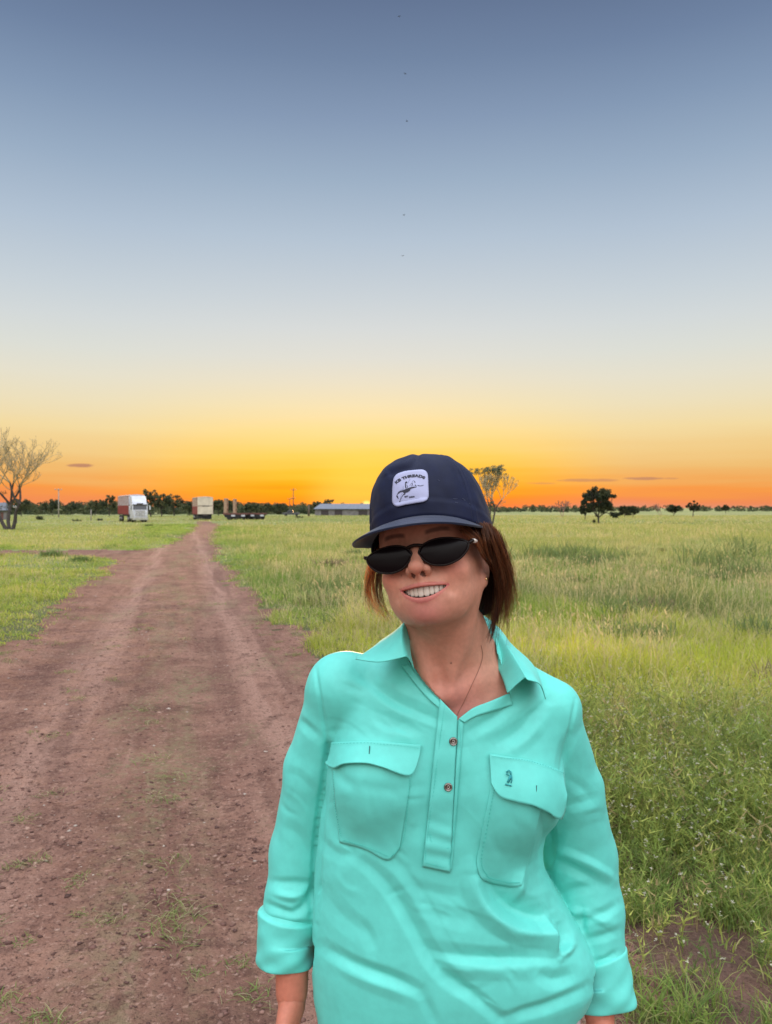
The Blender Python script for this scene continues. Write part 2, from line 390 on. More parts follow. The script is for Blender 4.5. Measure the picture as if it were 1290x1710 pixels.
# ---------------------------------------------------------------- loose stones and clods
def scatter_blobs(name, P, S, Cc, m, label, cat, seed=1):
    r = np.random.default_rng(seed)
    base = np.array([(0,0,1),(1,0,0),(0,1,0),(-1,0,0),(0,-1,0),(0,0,-1),(.7,.7,.5),(-.7,.7,.5),(-.7,-.7,.5),(.7,-.7,.5)], float)
    f = np.array([(0,1,6),(0,6,2),(0,2,7),(0,7,3),(0,3,8),(0,8,4),(0,4,9),(0,9,1),(1,2,6),(2,3,7),(3,4,8),(4,1,9),(5,2,1),(5,3,2),(5,4,3),(5,1,4)])
    n = len(P); b = base[None]*(1+r.uniform(-.35, .35, (n, 10, 1)))
    a = r.uniform(0, 6.28, n); ca, sa = np.cos(a)[:, None], np.sin(a)[:, None]
    x = b[..., 0]*r.uniform(.8, 1.6, (n, 1)); y = b[..., 1]; z = b[..., 2]*r.uniform(.4, .75, (n, 1))
    Vv = np.stack([x*ca-y*sa, x*sa+y*ca, z], -1)*S[:, None, None] + P[:, None]
    Ff = (f[None] + (np.arange(n)*10)[:, None, None]).reshape(-1, 3)
    o = mesh_np(name, Vv.reshape(-1, 3), Ff, m, smooth_=False, colors=np.repeat(Cc, 10, 0))
    return tag(o, label, cat, kind='stuff')
def road_points(n, seed, y0=2.0, y1=16, marg=0.0, power=1.6):
    r = np.random.default_rng(seed); y = y0 + (y1-y0)*r.random(n)**power; x = (r.random(n)*2-1)*(y*.56+.2)
    k = road_m(x, y) > marg; return x[k], y[k], r
x, y, r = road_points(80000, 5, power=1.35)
k = vnoise(x*.8, y*.5) + .5*vnoise(x*3, y*3) > r.uniform(-.9, .6, len(x)); x, y = x[k], y[k]
P = np.stack([x, y, gz(x, y)+.005], -1); n = len(x)
S = .0026 + .011*r.random(n)**5
c0 = np.array([(.15, .080, .065), (.20, .115, .09), (.09, .048, .040), (.28, .18, .14), (.38, .32, .27)])
Cc = c0[r.choice(5, n, p=[.35, .3, .22, .1, .03])]*r.uniform(.8, 1.2, (n, 1))
m_clod = mat('clod', rough=.95, attr='Col', spec=.2, bump=(90, .6, .004))
scatter_blobs('gravel', P, S, Cc, m_clod, 'loose clods and small stones scattered over the red dirt road', 'gravel')

# ---------------------------------------------------------------- grass
def blades(base, h, az, lean, w, col, tipcol=None, seg=3):
    n = len(h); ts = np.linspace(0, 1, seg+1); wp = np.interp(ts, [0, .4, .8, 1], [.8, 1, .6, .06])
    d = np.stack([np.cos(az), np.sin(az), 0*az], -1); s = np.stack([-np.sin(az), np.cos(az), 0*az], -1)
    fa = rng.uniform(-1.2, 1.2, n)[:, None]; s = s*np.cos(fa) + d*np.sin(fa)
    Vv = np.empty((n, seg+1, 2, 3), np.float32); Cc = np.empty((n, seg+1, 2, 3), np.float32)
    for i, t in enumerate(ts):
        c = base + d*(lean*h*t**1.8)[:, None]; c = c + np.array([0, 0, 1.])*(h*(t-.42*lean*t*t))[:, None]
        Vv[:, i, 0] = c - s*(w*wp[i]*.5)[:, None]; Vv[:, i, 1] = c + s*(w*wp[i]*.5)[:, None]
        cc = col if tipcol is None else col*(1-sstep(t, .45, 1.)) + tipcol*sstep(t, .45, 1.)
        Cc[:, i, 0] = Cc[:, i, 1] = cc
    k = np.arange(seg); f = np.stack([2*k, 2*k+1, 2*k+3, 2*k+2], -1)
    Ff = (f[None] + (np.arange(n)*(2*(seg+1)))[:, None, None]).reshape(-1, 4)
    return Vv.reshape(-1, 3), Ff, Cc.reshape(-1, 3)
def leaf_mat(name, tr=.45, rough=.7):
    m = bpy.data.materials.new(name); m.use_nodes = True; t = m.node_tree; t.nodes.clear()
    a = t.nodes.new('ShaderNodeAttribute'); a.attribute_name = 'Col'
    d = t.nodes.new('ShaderNodeBsdfPrincipled'); d.inputs['Roughness'].default_value = rough; d.inputs['Specular IOR Level'].default_value = .15
    tl = t.nodes.new('ShaderNodeBsdfTranslucent'); mx = t.nodes.new('ShaderNodeMixShader'); mx.inputs[0].default_value = tr
    o = t.nodes.new('ShaderNodeOutputMaterial')
    t.links.new(a.outputs['Color'], d.inputs['Base Color']); t.links.new(a.outputs['Color'], tl.inputs[0])
    t.links.new(d.outputs[0], mx.inputs[1]); t.links.new(tl.outputs[0], mx.inputs[2]); t.links.new(mx.outputs[0], o.inputs[0])
    return m
m_grass = leaf_mat('grass_blade', .5)
def field(x, y):
    """height and colour of the grass at a place"""
    left = x < (-.9 - .26*(y-8)) - 0
    n1 = fbm(x*.22, y*.16, oct=3); n2 = vnoise(x*.9, y*.6); n3 = vnoise(x*.07+9, y*.04)
    h = np.where(left, .17+.06*n1, .30+.10*n1+.04*n2)
    clump = sstep(fbm(x*.9+7, y*.6, oct=3), -.05, .45); h = h*(.72+.75*clump)
    h = h*np.where(~left, 1-.25*(1-sstep(y, 4.2, 6)), 1)
    green = np.array([.20, .31, .065]); yel = np.array([.52, .56, .07]); straw = np.array([.60, .53, .27]); dark = np.array([.16, .22, .08]); olive = np.array([.30, .34, .105])
    # bright yellow-green belt at 5.5-10 m, greyer sward beyond, darker weeds near the road
    by = np.where(left, .42, np.exp(-((y-7.6)/3.2)**2)*np.clip(.85+.8*n1, 0, 1))
    c = green + (olive-green)*np.clip(.5+n2*.8, 0, 1)[:, None]
    c = c + (yel-c)*np.clip(by, 0, 1)[:, None]
    far = sstep(y, 18, 45)
    fy = np.array([.33, .37, .12])
    c = c + (fy-c)*(far*(.70+.3*n3))[:, None]
    dk = sstep(n1*.8+n2*.35, .16, .4)*np.exp(-((y-15)/8)**2)*(~left)
    c = c + (dark-c)*(dk*.8)[:, None]
    return h, c, straw, left
def grass_zone(y0, y1, dens, nb, wscale, seg, seed, spread, widen=.74, hmul=1.0, strawp=.16, marg=-.02):
    r = np.random.default_rng(seed)
    A = (y1*y1-y0*y0)*widen; n = int(A*dens)
    y = np.sqrt(y0*y0 + (y1*y1-y0*y0)*r.random(n)); x = (r.random(n)*2-1)*(y*widen+.4)
    sd = road_m(x, y); k = sd < marg; x, y, sd = x[k], y[k], sd[k]
    bare = vnoise(x*2.1+5, y*2.1); k = (y > 5) | (r.random(len(x)) < np.clip(.20+.80*sstep(y-.75*bare, 2.5, 3.6), 0, 1)-.45*(bare > .15)*(y < 3.2)); x, y, sd = x[k], y[k], sd[k]
    n = len(x); h, c, straw, left = field(x, y); z = gz(x, y)
    edge = sstep(-sd, 0, .7+.03*y); h = h*(.45+.55*edge)*hmul
    c = c*(1 + r.uniform(-.18, .18, (n, 1)))
    R_ = lambda a: np.repeat(a, nb, 0)
    N_ = n*nb; bx = R_(x) + r.normal(0, spread, N_); by = R_(y) + r.normal(0, spread, N_); bz = R_(z) - .01
    hh = R_(h)*r.uniform(.35, 1.25, N_); cc = R_(c)*r.uniform(.82, 1.22, (N_, 1))*np.stack([r.uniform(.9, 1.12, N_), np.ones(N_), r.uniform(.8, 1.2, N_)], -1)
    st = r.random(N_) < strawp*(1+R_(sstep(vnoise(x*.5, y*.4), .0, .5))*1.5); cc = np.where(st[:, None], straw*r.uniform(.7, 1.15, (N_, 1)), cc)
    hh = np.where(st, hh*1.15, hh)
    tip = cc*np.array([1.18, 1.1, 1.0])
    w = wscale*r.uniform(.6, 1.4, N_)
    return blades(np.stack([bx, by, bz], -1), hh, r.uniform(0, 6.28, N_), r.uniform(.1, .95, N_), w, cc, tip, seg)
parts = [grass_zone(2.2, 5.2, 340, 10, .0046, 3, 11, .028, strawp=.12, hmul=.55),
         grass_zone(5.2, 10, 190, 11, .0055, 3, 12, .045),
         grass_zone(10, 20, 62, 12, .010, 2, 13, .08),
         grass_zone(20, 45, 15, 12, .022, 1, 14, .17),
         grass_zone(45, 100, 3.2, 11, .05, 1, 15, .38, hmul=1.0),
         grass_zone(100, 230, .55, 10, .12, 1, 16, .9, hmul=1.0)]
v_, f_, c_ = merge(parts); print('grass verts', len(v_))
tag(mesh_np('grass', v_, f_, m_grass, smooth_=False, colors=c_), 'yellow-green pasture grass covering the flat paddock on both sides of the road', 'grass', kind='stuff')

# tufts creeping onto the road: middle strip and margins
def tuft_set(centres, nb, h, spread, w, seed, colr, lean=(.5, 1.3)):
    r = np.random.default_rng(seed); C_ = np.repeat(np.array(centres), nb, 0); n = len(C_)
    s = np.repeat(np.array([c[2] if len(c) > 2 else 1 for c in centres]), nb)
    x = C_[:, 0]+r.normal(0, spread, n)*s; y = C_[:, 1]+r.normal(0, spread, n)*s
    col = colr[r.choice(len(colr), n)]*r.uniform(.75, 1.2, (n, 1))
    return blades(np.stack([x, y, gz(x, y)], -1), h*s*r.uniform(.4, 1.2, n), r.uniform(0, 6.28, n), r.uniform(*lean, n), w*r.uniform(.7, 1.3, n), col, col*1.1, 3)
cen = []
for px, py, s in ((268, 1325, .8), (275, 1428, .9), (290, 1500, .9), (300, 1520, 1.0), (280, 1540, .9), (300, 1560, .7), (262, 1260, .8), (280, 1290, .9), (255, 1200, .7), (240, 1180, .6),
                  (65, 1430, .5), (120, 1470, .4), (420, 1640, .6), (400, 1590, .4), (330, 1610, .4), (430, 1000, 1.2), (445, 1035, 1.3), (412, 985, 1.2), (520, 1070, 1.2), (500, 1060, 1.0), (490, 1090, .8), (95, 1070, .9), (60, 1050, 1.1), (130, 1030, 1.0),
                  (285, 905, 2), (330, 925, 2), (322, 940, 2.5), (300, 965, 1.5)):
    xx, yy = unp(px, py); cen.append((xx, yy, s*(1+.03*yy)))
r = np.random.default_rng(21)
for _ in range(1500):
    yy = 2.3+13*r.random()**1.3; xx = (r.random()*2-1)*yy*.55
    tu = float(track_u(xx, yy)); sd = float(road_m(xx, yy))
    p = .75*math.exp(-(tu/.35)**2)*(.25+max(0, float(vnoise(xx*.5, yy*.35)))*1.5) + .8*math.exp(-(sd/.35)**2)
    if sd > 0 and r.random() < p*1.3: cen.append((xx, yy, r.uniform(.3, .75)*(1+.03*yy)))
cr = np.array([(.22, .29, .09), (.30, .31, .13), (.18, .25, .07), (.38, .34, .20)])
p1 = tuft_set(cen, 44, .062, .055, .0038, 22, cr, (.9, 2.0))
v_, f_, c_ = p1
tag(mesh_np('creeping_grass', v_, f_, m_grass, smooth_=False, colors=c_), 'thin creeping grass tufts growing along the middle and margins of the dirt road', 'grass', kind='stuff')

# weeds with pale flower heads in the right foreground
def weeds(n, seed):
    r = np.random.default_rng(seed); y = 2.3 + 4.0*r.random(n)**.8; x = .30 + r.random(n)*(y*.62)
    y2 = 2.3 + 5*r.random(n//3); x2 = -.2*y2
    sd = road_m(x, y); dn = vnoise(x*1.1+3, y*1.1); k = (sd < .05) & (r.random(n) < np.clip(.16+.86*sstep(y+.9*dn, 2.5, 3.4), 0, 1)*(1-.85*sstep(y, 4.7, 6.2))); x, y = x[k], y[k]; n = len(x)
    z = gz(x, y); H = (.13+.17*sstep(y, 2.5, 3.9))*r.uniform(.5, 1.3, n)
    parts = []; fl = []
    cols = np.array([(.26, .34, .08), (.40, .43, .11), (.15, .21, .06), (.38, .30, .14)])
    c = cols[r.choice(4, n, p=[.4, .3, .2, .1])]*r.uniform(.72, 1.2, (n, 1)); B = np.stack([x, y, z], -1)
    for k in range(4):      # stems
        az = r.uniform(0, 6.28, n); ln = r.uniform(.1, .55, n); h = H*r.uniform(.55, 1.55, n)
        parts.append(blades(B, h, az, ln, np.full(n, .0024), c, c*1.1, 3))
        t = 1.0; tip = B + np.stack([np.cos(az)*ln*h, np.sin(az)*ln*h, h*(1-.42*ln)], -1)
        fl.append(tip[r.random(n) < .34])
        for j in range(7):  # leaves along each stem
            t = r.uniform(.2, .98, n); q = B + np.stack([np.cos(az)*ln*h*t**1.8, np.sin(az)*ln*h*t**1.8, h*(t-.42*ln*t*t)], -1)
            parts.append(blades(q, H*.16*r.uniform(.5, 1.5, n), r.uniform(0, 6.28, n), r.uniform(.5, 1.6, n), .0095*r.uniform(.5, 1.4, n), c*r.uniform(.7, 1.3, (n, 1)), None, 1))
    return merge(parts), np.concatenate(fl)
(wv, wf, wc), FL = weeds(5200, 31)
tag(mesh_np('weeds', wv, wf, m_grass, smooth_=False, colors=wc), 'leafy olive weeds growing between bare patches of soil beside the road', 'weeds', kind='stuff')
r = np.random.default_rng(32); k = FL[r.random(len(FL)) < .7]
n = len(k)*5; P = np.repeat(k, 5, 0) + r.normal(0, .0035, (n, 3)); S = r.uniform(.0018, .0040, n)
Cc = np.array([.62, .60, .46])*r.uniform(.75, 1.15, (n, 1))
scatter_blobs('flower_heads', P, S, Cc, leaf_mat('petal', .3), 'tiny cream flower heads on top of the roadside weeds', 'flowers', 3)

# leafy verge herbs: bright soft cushions along both edges of the road
def verge(seed):
    r = np.random.default_rng(seed); P_ = ROAD[:-2]; out = []
    for (ax, ay), (bx, by) in zip(P_[:-1], P_[1:]):
        L_ = math.hypot(bx-ax, by-ay)
        if min(ay, by) < 5 or min(ay, by) > 70 or max(abs(ax)/ay, abs(bx)/by) > .75: continue
        for _ in range(int(L_*7)):
            t = r.random(); x = ax+(bx-ax)*t; y = ay+(by-ay)*t; nx, ny = -(by-ay)/L_, (bx-ax)/L_; s = r.random()**1.3*(1.1+.05*y)
            for sg in (1, -1):
                if road_sd(x+nx*sg*.3, y+ny*sg*.3) < 0: out.append((x+nx*sg*s, y+ny*sg*s, s))
    return np.array(out)
VP = verge(61); r = np.random.default_rng(62); k = vnoise(VP[:, 0]*.8, VP[:, 1]*.5) > -.25; VP = VP[k]; n = len(VP); nb = 46
x = np.repeat(VP[:, 0], nb)+r.normal(0, .12, n*nb)*np.repeat(1+.02*VP[:, 1], nb); y = np.repeat(VP[:, 1], nb)+r.normal(0, .12, n*nb)*np.repeat(1+.02*VP[:, 1], nb)
hc = np.repeat(r.uniform(.06, .20, n)*sstep(VP[:, 2], -.1, .5), nb); z = gz(x, y)+hc*r.random(n*nb)
vc = np.array([(.26, .36, .07), (.34, .42, .08), (.18, .27, .06)]); cc = np.repeat(vc[r.choice(3, n)]*r.uniform(.8, 1.2, (n, 1)), nb, 0)*r.uniform(.8, 1.2, (n*nb, 1))
v_, f_, c_ = blades(np.stack([x, y, z], -1), .05*r.uniform(.6, 1.6, n*nb)*(1+.015*y), r.uniform(0, 6.28, n*nb), r.uniform(.3, 1.5, n*nb), .012*(1+.04*y)*r.uniform(.6, 1.3, n*nb), cc, None, 1)
tag(mesh_np('verge_herbs', v_, f_, m_grass, smooth_=False, colors=c_), 'low bright green herbs cushioning both verges of the dirt road', 'herbs', kind='stuff')
# darker tussocks standing in the sward
def tussocks(cs, seed):
    r = np.random.default_rng(seed); out = []
    for (x, y, s, tone) in cs:
        n = 170; a = r.normal(0, .16*s, (n, 2)); xx = x+a[:, 0]*1.6; yy = y+a[:, 1]; col = np.array([(.18, .24, .085), (.24, .19, .12), (.42, .42, .17)][tone])*r.uniform(.7, 1.3, (n, 1))
        out.append(blades(np.stack([xx, yy, gz(xx, yy)], -1), .42*s*r.uniform(.5, 1.1, n), r.uniform(0, 6.28, n), r.uniform(.2, .9, n), (.006+.0011*y)*r.uniform(.6, 1.3, n), col, col*1.15, 2))
    return merge(out)
cs = []
for px, py, s, tn in ((1075, 1030, 1.1, 0), (1095, 1022, .9, 1), (1050, 1015, .8, 0), (1000, 945, 1.6, 0), (940, 935, 1.5, 0), (1200, 945, 1.8, 0), (1245, 960, 1.4, 0), (1235, 925, 1.8, 0), (900, 930, 1.4, 0), (1280, 1060, 1.0, 0), (1150, 1010, .8, 0), (1070, 950, 1.4, 2), (1200, 930, 1.6, 2), (560, 1000, .9, 0), (590, 1040, .8, 0), (545, 985, 1, 0)):
    xx, yy = unp(px, py+8); cs.append((xx, yy, s*(.8+.02*yy), tn))
for _ in range(110):
    yy = 7+22*r.random()**1.2; xx = (r.random()*2-1)*yy*.55
    if road_sd(xx, yy) < -.8: cs.append((xx, yy, r.uniform(.5, 1.0)*(.8+.015*yy), int(r.choice([0, 2, 2, 1], p=[.4, .3, .2, .1]))))
v_, f_, c_ = tussocks(cs, 64)
tag(mesh_np('tussock_grass', v_, f_, m_grass, smooth_=False, colors=c_), 'darker and straw coloured tussocks dotted through the paddock grass', 'grass', kind='stuff')

# single big tufts in the bare soil of the right foreground
r = np.random.default_rng(71); cs = []
for _ in range(170):
    yy = 2.3+1.9*r.random(); xx = .25*yy+r.random()*yy*.32
    if road_sd(xx, yy) < .12 and float(vnoise(xx*2.5, yy*2.5)) > -.35: cs.append((xx, yy, r.uniform(.6, 1.4)))
v_, f_, c_ = tuft_set(cs, 46, .15, .030, .0042, 72, np.array([(.22, .33, .07), (.28, .36, .09), (.17, .26, .07), (.36, .36, .14)]), (.25, 1.1))
tag(mesh_np('tuft_grass', v_, f_, m_grass, smooth_=False, colors=c_), 'separate green tufts on dark soil in the right foreground', 'grass', kind='stuff')
# pale seed stalks standing above the sward
r = np.random.default_rng(73); n = 9000; y = 5+13*r.random(n)**1.1; x = (r.random(n)*2-1)*y*.56; k = (road_sd(x, y) < -.6) & (vnoise(x*.6+2, y*.5) > -.2) & (x > -.9-.26*(y-8)); x, y = x[k], y[k]; n = len(x)
B_ = np.stack([x, y, gz(x, y)], -1); hh = r.uniform(.34, .62, n); az = r.uniform(0, 6.28, n); ln = r.uniform(.05, .5, n); cc = np.array([.56, .50, .28])*r.uniform(.7, 1.2, (n, 1))
st = blades(B_, hh, az, ln, .0022+.0003*y, cc, None, 3); tp = B_+np.stack([np.cos(az)*ln*hh*.8, np.sin(az)*ln*hh*.8, hh*(.93-.42*ln*.86)], -1)
hd_ = blades(tp, .06*r.uniform(.7, 1.5, n), az, r.uniform(.4, 1.2, n), .006+.0006*y, cc*np.array([1.1, 1.0, .95]), None, 2)
v_, f_, c_ = merge([st, hd_]); tag(mesh_np('seed_stalks', v_, f_, m_grass, smooth_=False, colors=c_), 'pale dry seed stalks rising above the yellow-green grass on the right', 'grass', kind='stuff')
# ---------------------------------------------------------------- trees
def tubes_np(segs, n=5):
    """segs: list of (p0,p1,r0,r1)"""
    A = np.array([s[0] for s in segs]); B = np.array([s[1] for s in segs]); ra = np.array([s[2] for s in segs]); rb = np.array([s[3] for s in segs])
    d = B-A; d /= np.linalg.norm(d, axis=1, keepdims=True)+1e-9
    h = np.where(np.abs(d[:, 2:3]) < .9, [[0, 0, 1.]], [[1., 0, 0]]); u_ = np.cross(d, h); u_ /= np.linalg.norm(u_, axis=1, keepdims=True); w_ = np.cross(d, u_)
    a = np.arange(n)*2*math.pi/n; ring = u_[:, None]*np.cos(a)[None, :, None] + w_[:, None]*np.sin(a)[None, :, None]
    Vv = np.stack([A[:, None]+ring*ra[:, None, None], B[:, None]+ring*rb[:, None, None]], 1)
    k = np.arange(n); f = np.stack([k, (k+1) % n, n+(k+1) % n, n+k], -1)
    return Vv.reshape(-1, 3), (f[None]+(np.arange(len(segs))*2*n)[:, None, None]).reshape(-1, 4)
def grow(r, p, d, Ln, rad, depth, maxd, segs, tips, spread=.5, up=.15, keep=.78, kids=(2, 3), bend=.18):
    m = 3; q = np.array(p, float); d = np.array(d, float)
    for i in range(m):
        d = d + r.normal(0, bend, 3) + np.array([0, 0, up*.4]); d /= np.linalg.norm(d)
        q2 = q + d*Ln/m; r0 = rad*(1-.28*i/m); r1 = rad*(1-.28*(i+1)/m)
        segs.append((q, q2, r0, r1)); q = q2
        if depth > 0 and i < m-1 and r.random() < .35 and depth < maxd:
            dd = d + r.normal(0, spread, 3); dd /= np.linalg.norm(dd)
            grow(r, q, dd, Ln*keep*.8, r1*.5, depth+1, maxd, segs, tips, spread, up, keep, kids, bend)
    if depth >= maxd: tips.append(q); return
    for _ in range(r.integers(kids[0], kids[1]+1)):
        dd = d + r.normal(0, spread, 3)*np.array([1, 1, .7]); dd[2] += up; dd /= np.linalg.norm(dd)
        grow(r, q, dd, Ln*keep*r.uniform(.8, 1.15), rad*.62, depth+1, maxd, segs, tips, spread, up, keep, kids, bend)
def leaf_cloud(r, C_, per, rad, size, cols, flat=.75):
    n = len(C_)*per; P = np.repeat(C_, per, 0); g = r.normal(0, 1, (n, 3)); g /= np.linalg.norm(g, axis=1, keepdims=True)
    g = g*(r.random((n, 1))**.45)*np.array([1, 1, flat]); rr = np.repeat(rad if hasattr(rad, '__len__') else np.full(len(C_), rad), per)
    P = P + g*rr[:, None]
    a = r.normal(0, 1, (n, 3)); a /= np.linalg.norm(a, axis=1, keepdims=True); b = np.cross(a, r.normal(0, 1, (n, 3))); b /= np.linalg.norm(b, axis=1, keepdims=True)
    s = size*r.uniform(.5, 1.4, n)[:, None]
    Vv = np.stack([P-a*s, P-b*s*.45, P+a*s, P+b*s*.45], 1)
    Ff = np.arange(n*4).reshape(-1, 4)
    cc = np.repeat(cols[r.choice(len(cols), len(C_))], per, 0)*r.uniform(.7, 1.3, (n, 1)); cc = np.repeat(cc, 4, 0)
    return Vv.reshape(-1, 3), Ff, cc
m_bark = mat('bark', (.055, .045, .04), .9, var=(6, .35), bump=(30, .5, .02))
m_twig = mat('dry_twig', (.50, .42, .27), .85, var=(3, .2), transl=.35)
m_leaf = leaf_mat('leaf', .35); m_pinkish = mat('pinkish_bark', (.22, .12, .09), .9, var=(3, .2))
GREENS = np.array([(.045, .055, .030), (.065, .075, .036), (.034, .045, .027), (.085, .09, .045)])
def gpt(px, y):
    x = (px-645)/F*y; return (x, y, float(gz(x, y)))
def tree(name, px, y, H, W, label, seed, trunk_h=.25, dens=1.0, maxd=3, leaf=.13, cols=GREENS, group=None, lean=0, flat=.8, clump=.13, per=80):
    r = np.random.default_rng(seed); loc = gpt(px, y); e = empty(name, loc, 0, label, 'tree', group)
    segs, tips = [], []
    d = np.array([lean, 0, 1.]); grow(r, (0, 0, -.1), d, H*trunk_h, H*.028, 0, 0, segs, tips, .1, 0)
    top = tips[0]; tips = []
    nb = r.integers(4, 6)
    for k in range(nb):
        a = 2*math.pi*k/nb + r.uniform(-.4, .4); dd = np.array([math.cos(a)*W/H*1.5, math.sin(a)*W/H*1.5, .9+r.uniform(-.2, .4)]); dd /= np.linalg.norm(dd)
        grow(r, top, dd, H*.30, H*.018, 1, maxd, segs, tips, .5, .1, .72)
    T = np.array(tips); T[:, 0] *= min(1, W*.5/np.abs(T[:, 0]).max()*1.0); T[:, 1] *= min(1, W*.5/np.abs(T[:, 1]).max())
    T[:, 2] *= H*.92/T[:, 2].max()
    # bend the branches with the tips
    sg = [(np.array(a), np.array(b), ra, rb) for a, b, ra, rb in segs]; sc = H*.92/max(s[1][2] for s in sg); sx = W*.5/max(max(abs(s[1][0]) for s in sg), .1)
    sg = [(a*np.array([min(sx, 1.4), min(sx, 1.4), sc]), b*np.array([min(sx, 1.4), min(sx, 1.4), sc]), ra, rb) for a, b, ra, rb in sg]
    tv, tf = tubes_np(sg); mesh_np('trunk', tv, tf, m_bark, e)
    T = np.array([s[1] for s in sg if s[2] < H*.012]); 
    if len(T) > 70: T = T[r.choice(len(T), 70, replace=False)]
    T = T + r.normal(0, W*.02, T.shape)
    nd = int(84*dens); a_ = r.uniform(0, 6.28, nd); q_ = r.uniform(.15, 1, nd)**.5; el_ = r.uniform(-.8, 1, nd); rr_ = np.sqrt(np.clip(1-el_**2, 0, 1))*q_
    D_ = np.stack([np.cos(a_)*rr_*W*.44, np.sin(a_)*rr_*W*.44, H*(.60+.35*el_*q_)], -1); D_ = D_[vnoise(D_[:, 0]*3/W*2.2+seed, D_[:, 1]*2, D_[:, 2]*3/H*3) > -.06]
    T = np.concatenate([T[:40], D_])
    lv, lf, lc = leaf_cloud(r, T, int(per*.7*dens), W*clump*.56*r.uniform(.5, 1.3, len(T)), leaf, cols, flat)
    mesh_np('crown', lv, lf, m_leaf, e, smooth_=False, colors=lc)
    return e
# the round tree standing alone right of the woman
tree('spreading_tree', 1001, 112, 5.6, 5.4, 'tallest dark round-crowned tree standing alone in the right paddock', 41, .18, 1.6, 4, .17, clump=.14)
tree('small_tree', 1043, 190, 2.9, 3.2, 'small dark tree just right of the big round-crowned tree', 42, .2, 1, 3, .2)
tree('small_tree', 1058, 185, 2.9, 3.0, 'low dark tree second to the right of the big round-crowned tree', 43, .2, 1, 3, .2)
tree('small_tree', 1125, 210, 3.3, 4.2, 'small round dark bushy tree between the two right-hand trees on the plain', 44, .2, 1.3, 3, .2)
tree('small_tree', 1158, 185, 4.4, 3.6, 'thin upright dark tree with an uneven crown, furthest right of the larger trees', 45, .35, .7, 3, .17, clump=.11)
tree('small_tree', 978, 150, 3.6, 2.4, 'low bushy dark tree at the left foot of the big round-crowned tree', 46, .2, 1, 3, .18)
tree('small_tree', 1213, 330, 3.6, 3.4, 'little tree poking above the far scrub near the right edge', 47, .3, 1, 2, .26)
# dry bare small trees
def fan_tree(name, px, y, H, W, label, seed, maxd=5, dark=True, leafy=None, leafcol=None, twig_r=.006, nstem=3, base_sp=.25, up=.22, x_clip=None, sp=.36, solid=False):
    r = np.random.default_rng(seed); loc = gpt(px, y); e = empty(name, loc, 0, label, 'tree')
    segs, tips = [], []; tr = []
    for k in range(nstem):
        a = math.pi*(k/(max(nstem-1, 1))) ; dd = np.array([math.cos(a)*base_sp, r.uniform(-.2, .2)*base_sp, 1]); dd /= np.linalg.norm(dd)
        s2, t2 = [], []
        grow(r, ((k-(nstem-1)/2)*.16*H/8*-1, 0, -.1), dd, H*.30, H*.019, 0, maxd, s2, t2, sp, up, .76, (2, 3), .12)
        segs += s2; tips += t2
    mz = max(s[1][2] for s in segs); mx = np.percentile([abs(s[1][0]) for s in segs], 98)
    S3 = np.array([W*.5/mx, W*.5/mx, H/mz]); segs = [(a*S3, b*S3, ra, rb) for a, b, ra, rb in segs]; tips = [t*S3 for t in tips]
    for t_ in list(tips):
        t_ = np.array(t_)
        for _ in range(2 if solid is False else 1):
            d_ = r.normal(0, .55, 3)+np.array([0, 0, .9]); d_ /= np.linalg.norm(d_); segs.append((t_, t_+d_*H*r.uniform(.02, .05), H*.0010, H*.0007))
    thr = -1 if solid else H*.0085
    if solid: segs = [(a, b, max(ra, twig_r), max(rb, twig_r)) for a, b, ra, rb in segs]
    big = [s for s in segs if s[2] > thr]; small = [(a, b, max(ra, twig_r), max(rb, twig_r)) for a, b, ra, rb in segs if ra <= thr]
    tv, tf = tubes_np(big, 6); mesh_np('trunk', tv, tf, m_pinkish if solid else m_bark, e)
    if small: tv, tf = tubes_np(small, 3); mesh_np('bare_branches', tv, tf, m_twig, e)
    if leafy:
        T = np.array(tips); Cs = []
        for (x0, x1, z0, z1, num) in leafy:
            Cs.append(np.stack([r.uniform(x0, x1, num)*W, r.uniform(-.3, .3, num)*W*.5, r.uniform(z0, z1, num)*H], -1))
        Cs = np.concatenate(Cs)
        lv, lf, lc = leaf_cloud(r, Cs, 34, H*.040, .085, leafcol if leafcol is not None else GREENS, .6)
        mesh_np('crown', lv, lf, m_leaf, e, smooth_=False, colors=lc)
    return e
fan_tree('bare_tree', 16, 69, 8.9, 8.0, 'tall forked tree at the left edge, dark trunks and bare pale branches', 51, leafy=[(-.5, -.12, .45, .62, 9), (-.5, -.1, .28, .40, 5), (.0, .06, .52, .6, 2), (-.2, .25, .22, .3, 6)], twig_r=.014, nstem=3, base_sp=.26, maxd=5, sp=.40, up=.30)
fan_tree('sparse_tree', 821, 95, 7.3, 6.0, 'tall sparse tree behind the cap with bare golden branches and a flat green top', 52, 5, leafy=[(-.48, .30, .86, .96, 48), (-.12, .24, .92, 1.01, 26), (-.10, .10, .26, .40, 7)], leafcol=np.array([(.15, .17, .11), (.11, .13, .085), (.19, .19, .11)]), twig_r=.020, nstem=2, base_sp=.2)
fan_tree('bare_tree', 940, 200, 4.2, 5.2, 'low leafless pinkish tree left of the big round-crowned tree', 53, 4, twig_r=.03, nstem=2, solid=True)
fan_tree('bare_tree', 1104, 215, 3.6, 3.8, 'small leafless tree between the small round trees on the right', 54, 3, twig_r=.03, nstem=2, solid=True)
